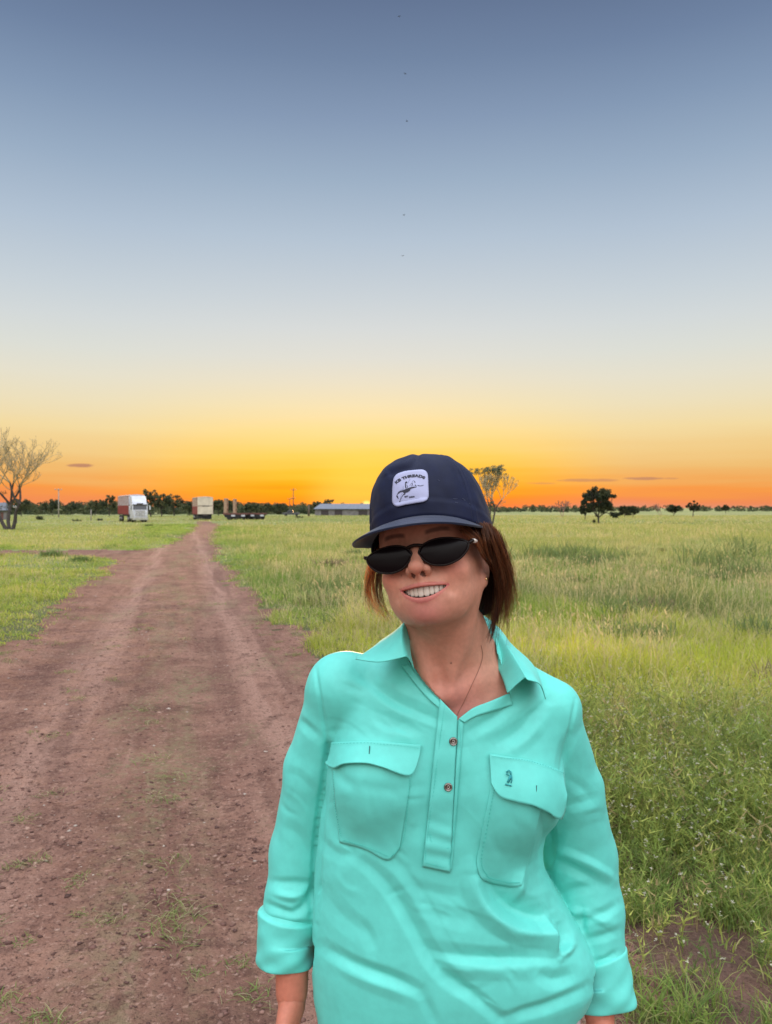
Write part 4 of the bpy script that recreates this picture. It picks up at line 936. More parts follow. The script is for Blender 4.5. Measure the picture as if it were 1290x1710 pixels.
# joints
LSH, LEL, LWR = U(572, 1148, 1.235), U(490, 1425, 1.27), U(487, 1660, 1.225)     # image-left arm
RSH, REL, RWR = U(915, 1195, 1.235), U(968, 1455, 1.29), U(1003, 1700, 1.225)   # image-right arm
NECK_T = toW((0, .012, -.075)); NECK_B = np.array(U(757, 1120, 1.235))
A_ = lambda v: np.array(v, np.float32)
def sdf_head(P):
    q = toL(P).astype(np.float32); x, y, z = q.T; ax = np.abs(x); qs = np.stack([ax, y, z], -1)
    d = s_ell(qs, (0, .014, .040), (.076, .092, .085))
    d = smin(d, s_ell(qs, (0, -.026, .010), (.066, .066, .062)), .03)
    d = smin(d, s_ell(qs, (0, -.028, -.045), (.0625, .058, .062)), .022)
    d = smin(d, s_cap(qs, (.0305, -.046, -.060), (.012, -.062, -.083), .0255, .0205), .02)
    d = smin(d, s_cap(qs, (.0415, .000, -.046), (.029, -.042, -.080), .020, .019), .026)
    d = smin(d, s_ell(qs, (.0400, -.0605, -.036), (.0245, .0230, .0210)), .014)       # smiling cheeks
    d = smin(d, s_ell(qs, (0, -.0725, -.0915), (.0150, .0145, .0130)), .020)         # chin
    d = smin(d, s_cap(qs, (.050, -.034, -.022), (.0555, -.002, -.016), .0165), .014)
    d = smin(d, s_cap(qs, (.010, -.080, .024), (.040, -.070, .026), .0085), .014)   # brow
    d = smax(d, -s_sph(qs, (.033, -.104, .001), .0165), .014)                      # eye socket
    d = smin(d, s_sph(qs, (.0315, -.070, .0), .0135), .004)
    # nose
    d = smin(d, s_chain(qs, [A_((0, -.082, .012)), A_((0, -.091, -.010)), A_((0, -.1045, -.0285))], [.0068, .0075, .0095], .01), .010)
    d = smin(d, s_ell(qs, (0, -.1080, -.0315), (.0102, .0088, .0085)), .006)
    d = smin(d, s_ell(qs, (.0112, -.0955, -.0340), (.0072, .0095, .0070)), .0045)
    d = smin(d, s_cap(qs, (0, -.106, -.0375), (0, -.092, -.047), .0035, .004), .005)
    d = smax(d, -s_ell(qs, (.0066, -.1035, -.0412), (.0042, .0050, .0050)), .0022)
    # philtrum
    d = smax(d, -s_cap(qs, (0, -.1035, -.050), (0, -.1025, -.0555), .0028), .004)
    # muzzle over the teeth
    d = smin(d, s_ell(qs, (0, -.064, -.066), (.034, .030, .023)), .024)
    # smile creases
    d = smax(d, -s_chain(qs, [A_((.0175, -.1015, -.0445)), A_((.029, -.0955, -.054)), A_((.0385, -.0845, -.066))], [.0026, .0034, .0008], .004), .008)
    d = smax(d, -s_cap(qs, (.0385, -.084, -.060), (.0405, -.080, -.068), .0018), .010)
    # lips on the dental arch
    am = np.abs(x-.0018); u = np.clip(am/.0332, 0, 1.15); arch = -.0955+.0175*u**2.2
    zu = -.0580+.0004*(1-u*u); zl = -.0580-.0142*(1-u**2.2)
    lipx = np.clip(1-u, 0, 1)
    ru = .0013+.0015*np.sqrt(lipx); rl = .0013+.0023*np.sqrt(lipx)
    du = np.sqrt((z-(zu+ru*.75))**2*1.0+(y-(arch-.0005))**2)-ru; du = np.maximum(du, am-.037)
    dl = np.sqrt((z-(zl-rl*.8))**2*.9+(y-(arch+.0008))**2)-rl; dl = np.maximum(dl, am-.037)
    d = smin(d, du, .0032); d = smin(d, dl, .0055)
    cav = np.maximum(np.maximum(z-zu, zl-z), np.maximum(am-.0332, np.maximum(y+.064, -.125-y)))
    d = smax(d, -cav, .0016)
    # ears
    e = s_ell(np.stack([(ax-.0715)*.95-(y-.010)*.30, (y-.012)+(ax-.0715)*.35+(z+.02)*.2, z+.018], -1), (0, 0, 0), (.0055, .0165, .030))
    e2 = s_ell(np.stack([(ax-.0775)*.95-(y-.010)*.30, (y-.008), z+.017], -1), (0, 0, 0), (.0045, .0095, .018))
    e = smax(e, -e2, .004); lobe = s_ell(qs, (.0722, .002, -.046), (.0048, .0085, .0100)); e = smin(e, lobe, .006)
    d = smin(d, e, .005)
    return d*.9
def torso_rows(shrink=0.0):
    rows = [(1040, 690, 815), (1085, 668, 845), (1110, 625, 880), (1150, 560, 935), (1200, 552, 948), (1250, 553, 950), (1350, 535, 928), (1440, 526, 906), (1520, 522, 945), (1570, 520, 982), (1620, 518, 1000), (1660, 520, 994), (1710, 528, 962), (1790, 545, 935), (1850, 548, 925)]
    Y = 1.215; z = [CAMZ-(p-HORIZON)/F*Y for p, _, _ in rows]; xl = [(a-645)/F*Y for _, a, _ in rows]; xr = [(b-645)/F*Y for _, _, b in rows]
    dep = [.06, .07, .082, .100, .108, .112, .112, .112, .120, .126, .128, .126, .122, .118, .116]
    z, xl, xr, dep = map(np.array, (z, xl, xr, dep)); o = np.argsort(z); return z[o], xl[o]+shrink, xr[o]-shrink, dep[o]-shrink
def s_torso(P, rows, n=2.5):
    z, xl, xr, dp = rows; x, y, zz = P.T; a = np.interp(zz, z, xl); b = np.interp(zz, z, xr); d = np.interp(zz, z, dp)
    # smooth the profile a little by averaging neighbours
    a = (a+np.interp(zz+.018, z, xl)+np.interp(zz-.018, z, xl))/3; b = (b+np.interp(zz+.018, z, xr)+np.interp(zz-.018, z, xr))/3; d = (d+np.interp(zz+.018, z, dp)+np.interp(zz-.018, z, dp))/3
    cx = (a+b)/2; hw = (b-a)/2; cy = 1.238+.010*np.clip((zz-1.2)/.15, 0, 1)
    q = (np.abs((x-cx)/hw)**n+np.abs((y-cy)/d)**n)**(1/n); dd = (q-1)*np.minimum(hw, d)*.8
    return np.maximum(dd, np.maximum(zz-z[-1], z[0]-zz)*.9)
BUST = [(U(634, 1300, 1.174), .058), (U(860, 1330, 1.174), .060)]
TR0 = torso_rows(0); TRS = torso_rows(.013)
def sdf_body(P):
    """skin: neck, trunk, arms, hands, legs (head added where near)"""
    d = s_torso(P, TRS, 2.3); d = np.maximum(d, .895-P[:, 2])
    for c, r_ in BUST: d = smin(d, s_sph(P, c, r_-.016), .03)
    d = smin(d, s_cap(P, NECK_B+np.array([-.07, .01, -.02]), np.array(LSH), .034, .038), .03)
    d = smin(d, s_cap(P, NECK_B+np.array([.07, .01, -.02]), np.array(RSH), .034, .038), .03)
    d = smin(d, s_chain(P, [np.array(LSH), np.array(LEL), np.array(LWR)], [.036, .031, .0255]), .02)
    d = smin(d, s_chain(P, [np.array(RSH), np.array(REL), np.array(RWR)], [.036, .031, .0235]), .02)
    # hips and legs
    hx = .105; 
    d = smin(d, s_ell(P, (hx+.0, 1.245, .86), (.150, .105, .13)), .04)
    for sx in (-1, 1):
        d = smin(d, s_chain(P, [A_((hx+sx*.075, 1.245, .80)), A_((hx+sx*.085, 1.235, .45)), A_((hx+sx*.09, 1.26, .08+GZ0))], [.078, .052, .036]), .03)
    return d
def sdf_upper(P):
    d = sdf_body(P)
    nk = s_chain(P, [NECK_T.astype(np.float32), (NECK_T*.5+NECK_B*.5+np.array([.004, .004, 0])).astype(np.float32), NECK_B.astype(np.float32)], [.053, .052, .060], .02)
    # sternomastoid and collar bones
    st = np.array(U(735, 1150, 1.150)); 
    nk = smin(nk, s_cap(P, toW((.055, .0, -.055)), st+np.array([.012, .004, 0]), .013, .008), .020)
    nk = smin(nk, s_cap(P, toW((-.055, .0, -.055)), st+np.array([-.012, .004, 0]), .013, .008), .020)
    d = smin(d, nk, .035)
    d = smin(d, s_chain(P, [st+np.array([.016, .012, -.012]), np.array(U(792, 1140, 1.176)), np.array(U(840, 1122, 1.215))], [.008, .009, .008], .01), .022)
    d = smin(d, s_chain(P, [st+np.array([-.016, .012, -.012]), np.array(U(680, 1135, 1.18)), np.array(U(640, 1120, 1.225))], [.008, .009, .008], .01), .022)
    d = smax(d, -s_sph(P, st+np.array([0, -.012, .008]), .010), .018)
    h = sdf_head(P)
    return smin(d, h, .018)
FAST = False
hb = 1.24
V1, F1 = polygonise(sdf_upper, (-.12, .98, hb), (.32, 1.36, 1.70), .0016 if not FAST else .0026)
# face colours
m_lo = V1[:, 2]
V2, F2 = polygonise(sdf_body, (-.28, 1.02, -.02), (.52, 1.44, 1.26), .006)
def hand(wr, dirv_, side, name_pts=None):
    """palm, four fingers of different lengths and a thumb, hanging relaxed"""
    w = np.array(wr); d = np.array(dirv_); d = d/np.linalg.norm(d); f = np.array([0, -1, 0.])-d*(-d[1]); f /= np.linalg.norm(f); s = np.cross(d, f)*side
    # palm faces the thigh (s points to the body)
    P_ = []
    def at(a, b, c): return w + d*a + f*b + s*c
    def fn(P):
        o = s_chain(P, [w, at(.02, 0, 0)], [.0225, .021], .01)
        for k, b in enumerate((-.027, -.009, .009, .026)):
            o = smin(o, s_cap(P, at(.015, b*.5, 0), at(.085, b, .002), .013, .0105), .012)
        for k, (b, l) in enumerate(((-.029, .062), (-.010, .074), (.010, .079), (.028, .070))):
            o = smin(o, s_chain(P, [at(.085, b, .002), at(.085+l*.45, b*1.05, .006), at(.085+l*.78, b*1.05, .016), at(.085+l, b*1.05, .028)], [.0098, .009, .0082, .0070], .003), .004)
        o = smin(o, s_chain(P, [at(.025, .022, .006), at(.055, .046, .012), at(.085, .054, .018), at(.105, .055, .024)], [.014, .0115, .010, .0082], .004), .008)
        return o
    lo = w-.02+np.minimum(d*.19, 0)-np.array([.09, .09, .03]); hi = w+.02+np.maximum(d*.19, 0)+np.array([.09, .09, .03]); lo[2] = w[2]-.20; hi[2] = w[2]+.02
    return polygonise(fn, lo, hi, .0028)
dl = np.array(LWR)-np.array(LEL); dr_ = np.array(RWR)-np.array(REL)
V3, F3 = hand(LWR, dl+np.array([0, 0, -.05]), 1); V4, F4 = hand(RWR, dr_+np.array([0, 0, -.05]), -1)
V1 = relax(V1, F1, 1, .4)
def soften(Vv, Fq, it):
    q = toL(Vv); x, y, z = q.T; am = np.abs(x-.0018)
    dm = np.sqrt((np.maximum(am-.030, 0))**2+(np.maximum(np.abs(z+.0655)-.010, 0))**2); dn = np.sqrt((np.maximum(np.abs(x)-.015, 0))**2+(np.maximum(np.abs(z+.028)-.020, 0))**2)
    w = sstep(dm, .003, .010)*sstep(dn, .002, .008)*sstep(-y, .015, .040)*(z > -.115)*(z < .0); w = w[:, None]*.6
    E_ = np.concatenate([Fq[:, [0, 1]], Fq[:, [1, 2]], Fq[:, [2, 3]], Fq[:, [3, 0]]]); n = len(Vv); cn = np.bincount(E_[:, 0], minlength=n)+np.bincount(E_[:, 1], minlength=n)
    for _ in range(it):
        s = np.stack([np.bincount(E_[:, 0], Vv[E_[:, 1], k], n)+np.bincount(E_[:, 1], Vv[E_[:, 0], k], n) for k in range(3)], -1)/np.maximum(cn, 1)[:, None]; Vv = Vv+w*(s-Vv)
    return Vv
V1 = soften(V1, F1, 12)
def cut(Vv, Fq, cond):
    m = cond(Vv[Fq].mean(1)); return submesh(Vv, Fq, m)[:2]
V1, F1 = cut(V1, F1, lambda c: c[:, 2] > hb+.006)
V2, F2 = cut(V2, F2, lambda c: c[:, 2] < hb+.012)
q = toL(V1); x, y, z = q.T; ax = np.abs(x)
base = np.array(s2l((196, 140, 118))); blush = np.array(s2l((200, 116, 98))); lip = np.array(s2l((180, 92, 94))); rosy = np.array(s2l((196, 116, 118)))
C1 = np.repeat(base[None], len(V1), 0)
def blend(C_, c, w): return C_+(np.array(c)-C_)*np.clip(w, 0, 1)[:, None]
head = (z > -.14) & (y < .06)
g3 = lambda cx, cy, cz, s: np.exp(-(((ax-cx)**2+(y-cy)**2+(z-cz)**2)/(s*s)))
C1 = blend(C1, blush, .6*g3(.045, -.078, -.032, .019)); C1 = blend(C1, blush, .45*g3(0, -.112, -.036, .013)); C1 = blend(C1, rosy, .5*g3(0, -.085, -.092, .026))
C1 = blend(C1, rosy, .45*np.exp(-((V1[:, 0]-.105)**2+(V1[:, 2]-1.31)**2)/.05**2))
am = np.abs(x-.0018); u = np.clip(am/.0332, 0, 1.15); zu = -.0580+.0004*(1-u*u); zl = -.0580-.0142*(1-u**2.2); lx = np.clip(1-u, 0, 1); ru = .0013+.0015*np.sqrt(lx); rl = .0013+.0023*np.sqrt(lx)
arch = -.0955+.0175*u**2.2; fm = (am < .0355) & (y < arch+.012)
wl = np.where((z > zu-.001) & (z < zu+ru*2.0+.0006), 1., 0)+np.where((z < zl+.001) & (z > zl-rl*2.15-.0004), 1., 0)
C1 = blend(C1, lip, .55*wl*fm)
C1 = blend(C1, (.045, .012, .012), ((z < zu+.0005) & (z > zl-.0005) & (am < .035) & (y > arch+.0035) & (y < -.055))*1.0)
C1 = blend(C1, (.05, .02, .015), (((ax-.0068)/.0034)**2+((z+.0408)/.0040)**2 < 1)*(y < -.094)*(y > -.1085)*.85)      # nostrils
C1 = blend(C1, (.055, .028, .020), .75*sstep(.0045-np.abs(z-(.0175+.0035*np.sin(np.clip((ax-.014)/.038, 0, 1)*2.6))), 0, .003)*sstep(ax, .012, .018)*(1-sstep(ax, .044, .054))*(y < -.04))   # brows
def mole(px, py, rr, w=.8):
    a, b = pxs(V1); return w*sstep(rr-np.hypot(a-px, b-py), 0, rr*.6)*(V1[:, 1] < 1.2)
C1 = blend(C1, (.10, .04, .025), mole(754, 1108, 2.4)); C1 = blend(C1, (.13, .05, .035), mole(671, 961, 1.8, .6))
C1 *= (1+.05*vnoise(V1[:, 0]*90, V1[:, 1]*90, V1[:, 2]*90))[:, None]
arm = np.array(s2l((190, 118, 96)))
CC = np.concatenate([C1, np.repeat(arm[None], len(V2)+len(V3)+len(V4), 0)])
VV = np.concatenate([V1, V2, V3, V4]); o1 = len(V1); o2 = o1+len(V2); o3 = o2+len(V3)
FF = np.concatenate([F1, F2+o1, F3+o2, F4+o3])
m_skin = mat('skin', rough=.56, attr='Col', spec=.30, sss=.10, bump=[(1100, .25, .0006), (300, .18, .001)], var=[(28, .05), (160, .05)])
BODY = (VV, FF, m_skin, CC)
# teeth
mt = MB(); m_teeth = mat('tooth_enamel', (.64, .57, .49), .25, spec=.6, sss=.05)
widths = [.0082, .0065, .0069, .0062, .0056]; hts = [.0156, .0144, .0136, .0108, .0078]
tv, tf = [], []
for sx in (-1, 1):
    xx = 0
    for w_, h_ in zip(widths, hts):
        cx = xx+w_/2; xx += w_*.98
        # walk along the arch
        uu_ = min(cx/.0335, 1.05); X = cx*(1-.10*uu_*uu_); Yc = -.0876+.0175*uu_**2.2; slope = .0175*2.2*uu_**1.2/.0335
        ang = math.atan(slope); ztop = -.0556+.0010*uu_
        n1_, n2_ = 8, 9; vv = []
        for j in range(n2_):
            for i in range(n1_):
                a = 2*math.pi*i/n1_+math.pi/8; t = j/(n2_-1); ww = w_*.535*(1 if t < .8 else math.sqrt(max(1-((t-.8)/.2)**2*.55, .02))); dd = .0034*(1-.5*t*t)
                e_ = .3; ca, sa = math.cos(a), math.sin(a); lxx = ww*.985*math.copysign(abs(ca)**e_, ca); lyy = dd*math.copysign(abs(sa)**.7, sa)
                if j == n2_-1: lxx *= .75; lyy *= .6
                zz = ztop-h_*t
                vv.append((.0018+sx*(X+lxx*math.cos(ang)-lyy*math.sin(ang)*1), Yc+lxx*math.sin(ang)+lyy*math.cos(ang), zz))
        fs = [(j*n1_+i, j*n1_+(i+1) % n1_, (j+1)*n1_+(i+1) % n1_, (j+1)*n1_+i) for j in range(n2_-1) for i in range(n1_)]+[tuple(range((n2_-1)*n1_, n2_*n1_))]
        mt.add([Vector(toW(v)) for v in vv], fs)
child(mt.build('teeth', m_teeth, None, True, subsurf=1))
bvh_body = BVHTree.FromPolygons([tuple(v) for v in V1], [tuple(int(i) for i in f) for f in F1])

# ---------------------------------------------------------------- shirt
def sdf_shirt(P):
    d = s_torso(P, TR0, 2.5)
    for c, r_ in BUST: d = smin(d, s_sph(P, c, r_), .045)
    d = smin(d, s_cap(P, NECK_B+np.array([-.06, .012, -.022]), np.array(LSH)+np.array([.0, 0, .002]), .040, .047), .03)
    d = smin(d, s_cap(P, NECK_B+np.array([.065, .012, -.026]), np.array(RSH), .040, .047), .03)
    L_, R__ = SLEEVE_L, SLEEVE_R
    a = s_chain(P, [p for p, _ in L_], [r_ for _, r_ in L_], .015); b = s_chain(P, [p for p, _ in R__], [r_ for _, r_ in R__], .015)
    # sleeves meet the trunk tightly at the shoulder and loosely below the armpit
    k = .0025+.025*np.clip((P[:, 2]-1.27)/.06, 0, 1)
    d = smin(d, a, k); d = smin(d, b, k)
    return d
SLEEVE_L = [(np.array(U(571, 1150, 1.235)), .052), (np.array(U(528, 1285, 1.262)), .050), (np.array(U(501, 1425, 1.275)), .0475), (np.array(U(489, 1510, 1.262)), .0450), (np.array(U(484, 1552, 1.255)), .043)]
SLEEVE_R = [(np.array(U(916, 1200, 1.235)), .053), (np.array(U(949, 1320, 1.272)), .056), (np.array(U(968, 1430, 1.295)), .060), (np.array(U(984, 1520, 1.28)), .0555), (np.array(U(1000, 1606, 1.258)), .0445)]
def tuck(Vv, polymask):
    Pn = Vv.astype(np.float32); d = sdf_shirt(Pn); mar = .010+.012*np.clip((1.30-Pn[:, 2])/.06, 0, 1)*(np.abs(Pn[:, 0]-.1) < .17); m = (d > -mar) & (Pn[:, 2] < 1.40) & (Pn[:, 2] > .80) & (d < .05) & ~polymask
    e = 1e-3; g = np.stack([sdf_shirt(Pn[m]+np.eye(3, dtype=np.float32)[k]*e)-sdf_shirt(Pn[m]-np.eye(3, dtype=np.float32)[k]*e) for k in range(3)], -1); g /= np.linalg.norm(g, axis=1, keepdims=True)+1e-9
    Vv = Vv.copy(); Vv[m] -= g*(d[m]+mar[m]+.001)[:, None]; return Vv
NECKPOLY = [(664, 1000), (672, 1075), (686, 1108), (706, 1132), (732, 1164), (764, 1203), (792, 1184), (830, 1171), (852, 1160), (846, 1133), (832, 1092), (826, 1050), (836, 1000)]
_a, _b = pxs(V1); _in = poly_in(NECKPOLY, _a, _b) & (V1[:, 1] < 1.30)
V1t = tuck(V1, _in | (V1[:, 2] > 1.395)); mm = BODY[0]; mm[:len(V1)] = V1t
_forearm = (V2[:, 0] < -.1) & (V2[:, 2] < .965) | (V2[:, 0] > .30) & (V2[:, 2] < .96); mm[o1:o2] = tuck(V2, _forearm)
child(mesh_np('body', mm, BODY[1], BODY[2], colors=BODY[3]))
SV, SF = polygonise(sdf_shirt, (-.28, 1.04, .775), (.50, 1.44, 1.44), .0024)
SV = relax(SV, SF, 2, .5)
# folds, laid out on the cloth in the plane of the chest
fpx, fpy = pxs(SV)
SN = np.zeros_like(SV)
fn_ = np.cross(SV[SF[:, 2]]-SV[SF[:, 0]], SV[SF[:, 3]]-SV[SF[:, 1]])
for k in range(4):
    for a in range(3): SN[:, a] += np.bincount(SF[:, k], fn_[:, a], len(SV))
SN /= np.linalg.norm(SN, axis=1, keepdims=True)+1e-12
front_ = sstep(-SN[:, 1], .10, .55)
FOLDS = [  # points, amplitude (m, + raised), half width px near side, far side, fade
 ([(598, 1120), (650, 1165), (700, 1190), (742, 1206)], -.0048, 13, 10), ([(575, 1165), (640, 1195), (700, 1222), (735, 1240)], -.0022, 12, 16),
 ([(870, 1150), (835, 1190), (800, 1213), (776, 1226)], -.0045, 12, 10), ([(912, 1170), (868, 1222), (826, 1246)], -.0040, 14, 14), ([(905, 1205), (880, 1235), (850, 1255)], .003, 12, 12),
 ([(592, 1428), (640, 1470), (680, 1530), (718, 1600), (752, 1642), (800, 1668)], -.0075, 34, 12), ([(612, 1428), (665, 1470), (705, 1530), (742, 1596), (775, 1632)], .0050, 14, 22),
 ([(540, 1585), (600, 1618), (660, 1640), (703, 1658)], -.0058, 12, 11), ([(560, 1606), (620, 1640), (690, 1668)], .003, 10, 14), ([(530, 1480), (570, 1530), (620, 1570)], -.0025, 16, 16),
 ([(703, 1658), (718, 1690), (730, 1720)], -.0028, 9, 9), ([(600, 1540), (615, 1560), (626, 1590)], -.002, 8, 12),
 ([(793, 1455), (800, 1490), (822, 1525), (860, 1550), (905, 1560), (932, 1563)], .0120, 13, 20), ([(815, 1462), (835, 1500), (870, 1525), (905, 1532), (925, 1520)], -.0130, 22, 22),
 ([(873, 1455), (868, 1490), (862, 1512)], .007, 8, 10), ([(915, 1530), (924, 1570), (936, 1602)], .0085, 7, 12), ([(934, 1540), (945, 1565), (940, 1592)], -.0085, 11, 11), ([(958, 1580), (948, 1592), (938, 1602)], .0065, 7, 7),
 ([(720, 1592), (800, 1604), (870, 1604), (932, 1604)], -.0058, 16, 9), ([(720, 1622), (800, 1622), (900, 1622)], .0030, 12, 14),
 ([(735, 1622), (775, 1655), (820, 1690), (850, 1715)], -.0048, 11, 11), ([(840, 1706), (890, 1690), (940, 1672), (985, 1650)], -.0056, 9, 11), ([(900, 1625), (925, 1640), (960, 1630)], -.005, 13, 13),
 ([(770, 1500), (730, 1495), (690, 1480)], -.0022, 12, 12), ([(800, 1545), (740, 1530), (700, 1505)], -.0028, 14, 14),
 ([(553, 1250), (565, 1290), (600, 1330)], -.0022, 9, 9), ([(560, 1300), (640, 1320), (700, 1315)], -.0016, 8, 10), ([(530, 1400), (560, 1425), (585, 1432)], -.002, 8, 12),
 ([(545, 1240), (548, 1262), (552, 1285)], -.0050, 8, 8), ([(620, 1200), (640, 1222), (700, 1235)], .0014, 9, 9),
 # image-left sleeve
 ([(488, 1192), (508, 1210), (532, 1232)], -.0030, 7, 9), ([(452, 1474), (490, 1476), (524, 1478)], -.0030, 7, 7), ([(440, 1508), (478, 1526), (500, 1522), (526, 1492)], -.0058, 7, 9), ([(510, 1500), (524, 1488), (532, 1478)], -.005, 7, 7),
 ([(455, 1496), (490, 1500), (520, 1488)], .0038, 9, 7), ([(450, 1538), (490, 1546), (524, 1545)], -.0038, 6, 9), ([(475, 1290), (500, 1300), (530, 1330)], -.0020, 10, 14), ([(470, 1380), (500, 1400), (520, 1440)], -.0022, 12, 12),
 # image-right sleeve
 ([(922, 1420), (960, 1432), (1000, 1452), (1028, 1472)], .0050, 8, 10), ([(925, 1440), (960, 1455), (1010, 1480)], -.0045, 10, 9), ([(925, 1500), (960, 1488), (1000, 1482)], -.0040, 9, 9), ([(1034, 1512), (1010, 1528), (975, 1538), (950, 1540)], -.0048, 8, 9),
 ([(935, 1520), (975, 1530), (1025, 1545)], .0038, 9, 8), ([(974, 1520), (974, 1545), (976, 1562)], -.004, 6, 8), ([(1035, 1556), (1005, 1568), (978, 1572)], -.0035, 8, 8), ([(995, 1608), (1012, 1606), (1032, 1592)], -.004, 6, 7),
 ([(930, 1350), (960, 1345), (1000, 1335)], -.0024, 9, 9), ([(945, 1300), (975, 1320), (1000, 1350)], -.002, 10, 10), ([(960, 1220), (945, 1250), (938, 1290)], -.0028, 9, 9), ([(905, 1360), (915, 1400), (905, 1450)], -.0075, 12, 14), ([(940, 1380), (925, 1425), (915, 1465)], -.003, 10, 10),
 ([(549, 1248), (541, 1320), (531, 1400), (526, 1480), (523, 1530)], -.0065, 8, 7), ([(527, 1108), (534, 1165), (546, 1240), (550, 1275)], -.0030, 3.5, 3.5), ([(962, 1168), (955, 1215), (942, 1275), (938, 1300)], -.0028, 3.5, 3.5)]
_r = np.random.default_rng(77)
for (x0, x1, y0, y1, n_, a0, sp_) in ((535, 940, 1470, 1700, 18, 25, 20), (540, 720, 1130, 1240, 6, 30, 20), (570, 690, 1300, 1420, 8, 10, 40), (810, 930, 1370, 1480, 7, 60, 30), (455, 535, 1240, 1520, 4, 35, 15), (930, 1030, 1250, 1600, 6, 15, 18), (780, 920, 1180, 1260, 4, -35, 10), (560, 740, 1150, 1230, 3, 28, 10)):
    for _ in range(n_):
        x_, y_ = _r.uniform(x0, x1), _r.uniform(y0, y1); an_ = R(a0+_r.normal(0, sp_)); l_ = _r.uniform(12, 42); c_ = _r.uniform(-.3, .3)*l_
        dx_, dy_ = math.cos(an_)*l_, math.sin(an_)*l_; am = _r.choice([-1, 1], p=[.6, .4])*_r.uniform(.0004, .0011)
        FOLDS.append(([(x_-dx_, y_-dy_), (x_-dy_/l_*c_, y_+dx_/l_*c_), (x_+dx_, y_+dy_)], am, _r.uniform(3.5, 7), _r.uniform(4, 10)))
disp = np.zeros(len(SV))
for pts, amp, w1, w2 in FOLDS:
    P0 = np.array(pts, float); m = (fpx > P0[:, 0].min()-45) & (fpx < P0[:, 0].max()+45) & (fpy > P0[:, 1].min()-45) & (fpy < P0[:, 1].max()+45) & (front_ > 0)
    C2 = catmull(P0, 14); d, sg, t = dist_line(C2, fpx[m], fpy[m]); w = np.where(sg > 0, w2, w1); e = np.sqrt(np.sin(np.clip(t, .03, .97)*math.pi))
    q_ = np.clip(1-d/(w*1.45), 0, 1); disp[m] += 1.25*amp*(.75*q_+.25*q_*q_*(3-2*q_))*e
disp *= front_
gen = .0007*fbm(SV[:, 0]*11+3, SV[:, 1]*8, SV[:, 2]*15, oct=3)+.0003*vnoise(SV[:, 0]*34+SV[:, 2]*18, SV[:, 1]*20, SV[:, 2]*26-SV[:, 0]*14)
def tri(v): return 1-2*np.abs(v-np.floor(v)-.5)*2
_c = np.random.default_rng(5); W1 = .35*vnoise(SV[:, 0]*9, SV[:, 1]*9, SV[:, 2]*9); W2 = .35*vnoise(SV[:, 0]*9+30, SV[:, 1]*9, SV[:, 2]*9)
for i_ in range(7):
    dv = _c.normal(0, 1, 3)*np.array([1, .5, 1.0]); dv /= np.linalg.norm(dv); f_ = _c.uniform(9, 22); mk = sstep(vnoise(SV[:, 0]*7+i_*9, SV[:, 1]*7, SV[:, 2]*7+i_*3), -.05, .35)
    gen += (.011/f_)*.9*tri(SV@dv*f_+_c.uniform(0, 1)+W1+W2*(i_ % 2))*mk
rid = 1-np.abs(vnoise(SV[:, 0]*13+SV[:, 2]*11+4, SV[:, 1]*9, SV[:, 2]*12-SV[:, 0]*7)); gen += .0003*sstep(rid, .80, 1.0)*sstep(vnoise(SV[:, 0]*6, SV[:, 1]*6, SV[:, 2]*6), -.2, .4)
SV = SV + SN*(disp+gen)[:, None]
# openings: neck and V, the sleeve ends, the hem
bvh = BVHTree.FromPolygons([tuple(v) for v in SV], [tuple(int(i) for i in f) for f in SF])
fc = SV[SF].mean(1); a, b = pxs(fc)
cutm = (poly_in(NECKPOLY, a, b) & (fc[:, 1] < 1.26)) | ((fc[:, 2] > 1.385) & (np.hypot(fc[:, 0]-NECK_B[0], fc[:, 1]-1.245) < .072))
la = np.array(SLEEVE_L[-1][0]); ld = la-np.array(SLEEVE_L[-2][0]); ld /= np.linalg.norm(ld); ra_ = np.array(SLEEVE_R[-1][0]); rd = ra_-np.array(SLEEVE_R[-2][0]); rd /= np.linalg.norm(rd)
cutm |= ((fc-la)@ld > .003) & (np.linalg.norm(fc-la, axis=1) < .075) & (fc[:, 0] < -.10); cutm |= ((fc-ra_)@rd > .003) & (np.linalg.norm(fc-ra_, axis=1) < .078) & (fc[:, 0] > .29)
cutm |= fc[:, 2] < .787+.060*np.clip((fc[:, 0]-.20)/.09, 0, 1)**1.6
SV, SF, _ = submesh(SV, SF, ~cutm)
SV = relax(SV, SF, 1, .4)
def cloth_mat(name, col, weave=1500):
    m = mat(name, col, .56, spec=.42, var=[(5, .05), (60, .03)], bump=[(weave, .12, .0006), (30, .16, .004)], sheen=.05, transl=.03)
    return m
TURQ = (.125, .655, .575)
m_shirt = cloth_mat('shirt_cotton', TURQ); m_thread = mat('seam_thread', (.04, .47, .40), .7)
shirt = child(mesh_np('shirt', SV, SF, m_shirt))
so = shirt.modifiers.new('s', 'SOLIDIFY'); so.thickness = .0012; so.offset = -1
CAMV = Vector((0, 0, CAMZ))
def under(o, parent):
    o.parent = parent; return o
def hit(px, py, tree_=None, ymax=None):
    d = (U(px, py, 1.0)-CAMV).normalized(); h, n, i, ds_ = (tree_ or bvh).ray_cast(CAMV, d)
    return (h, n) if h is not None else (U(px, py, 1.15), Vector((0, -1, 0)))
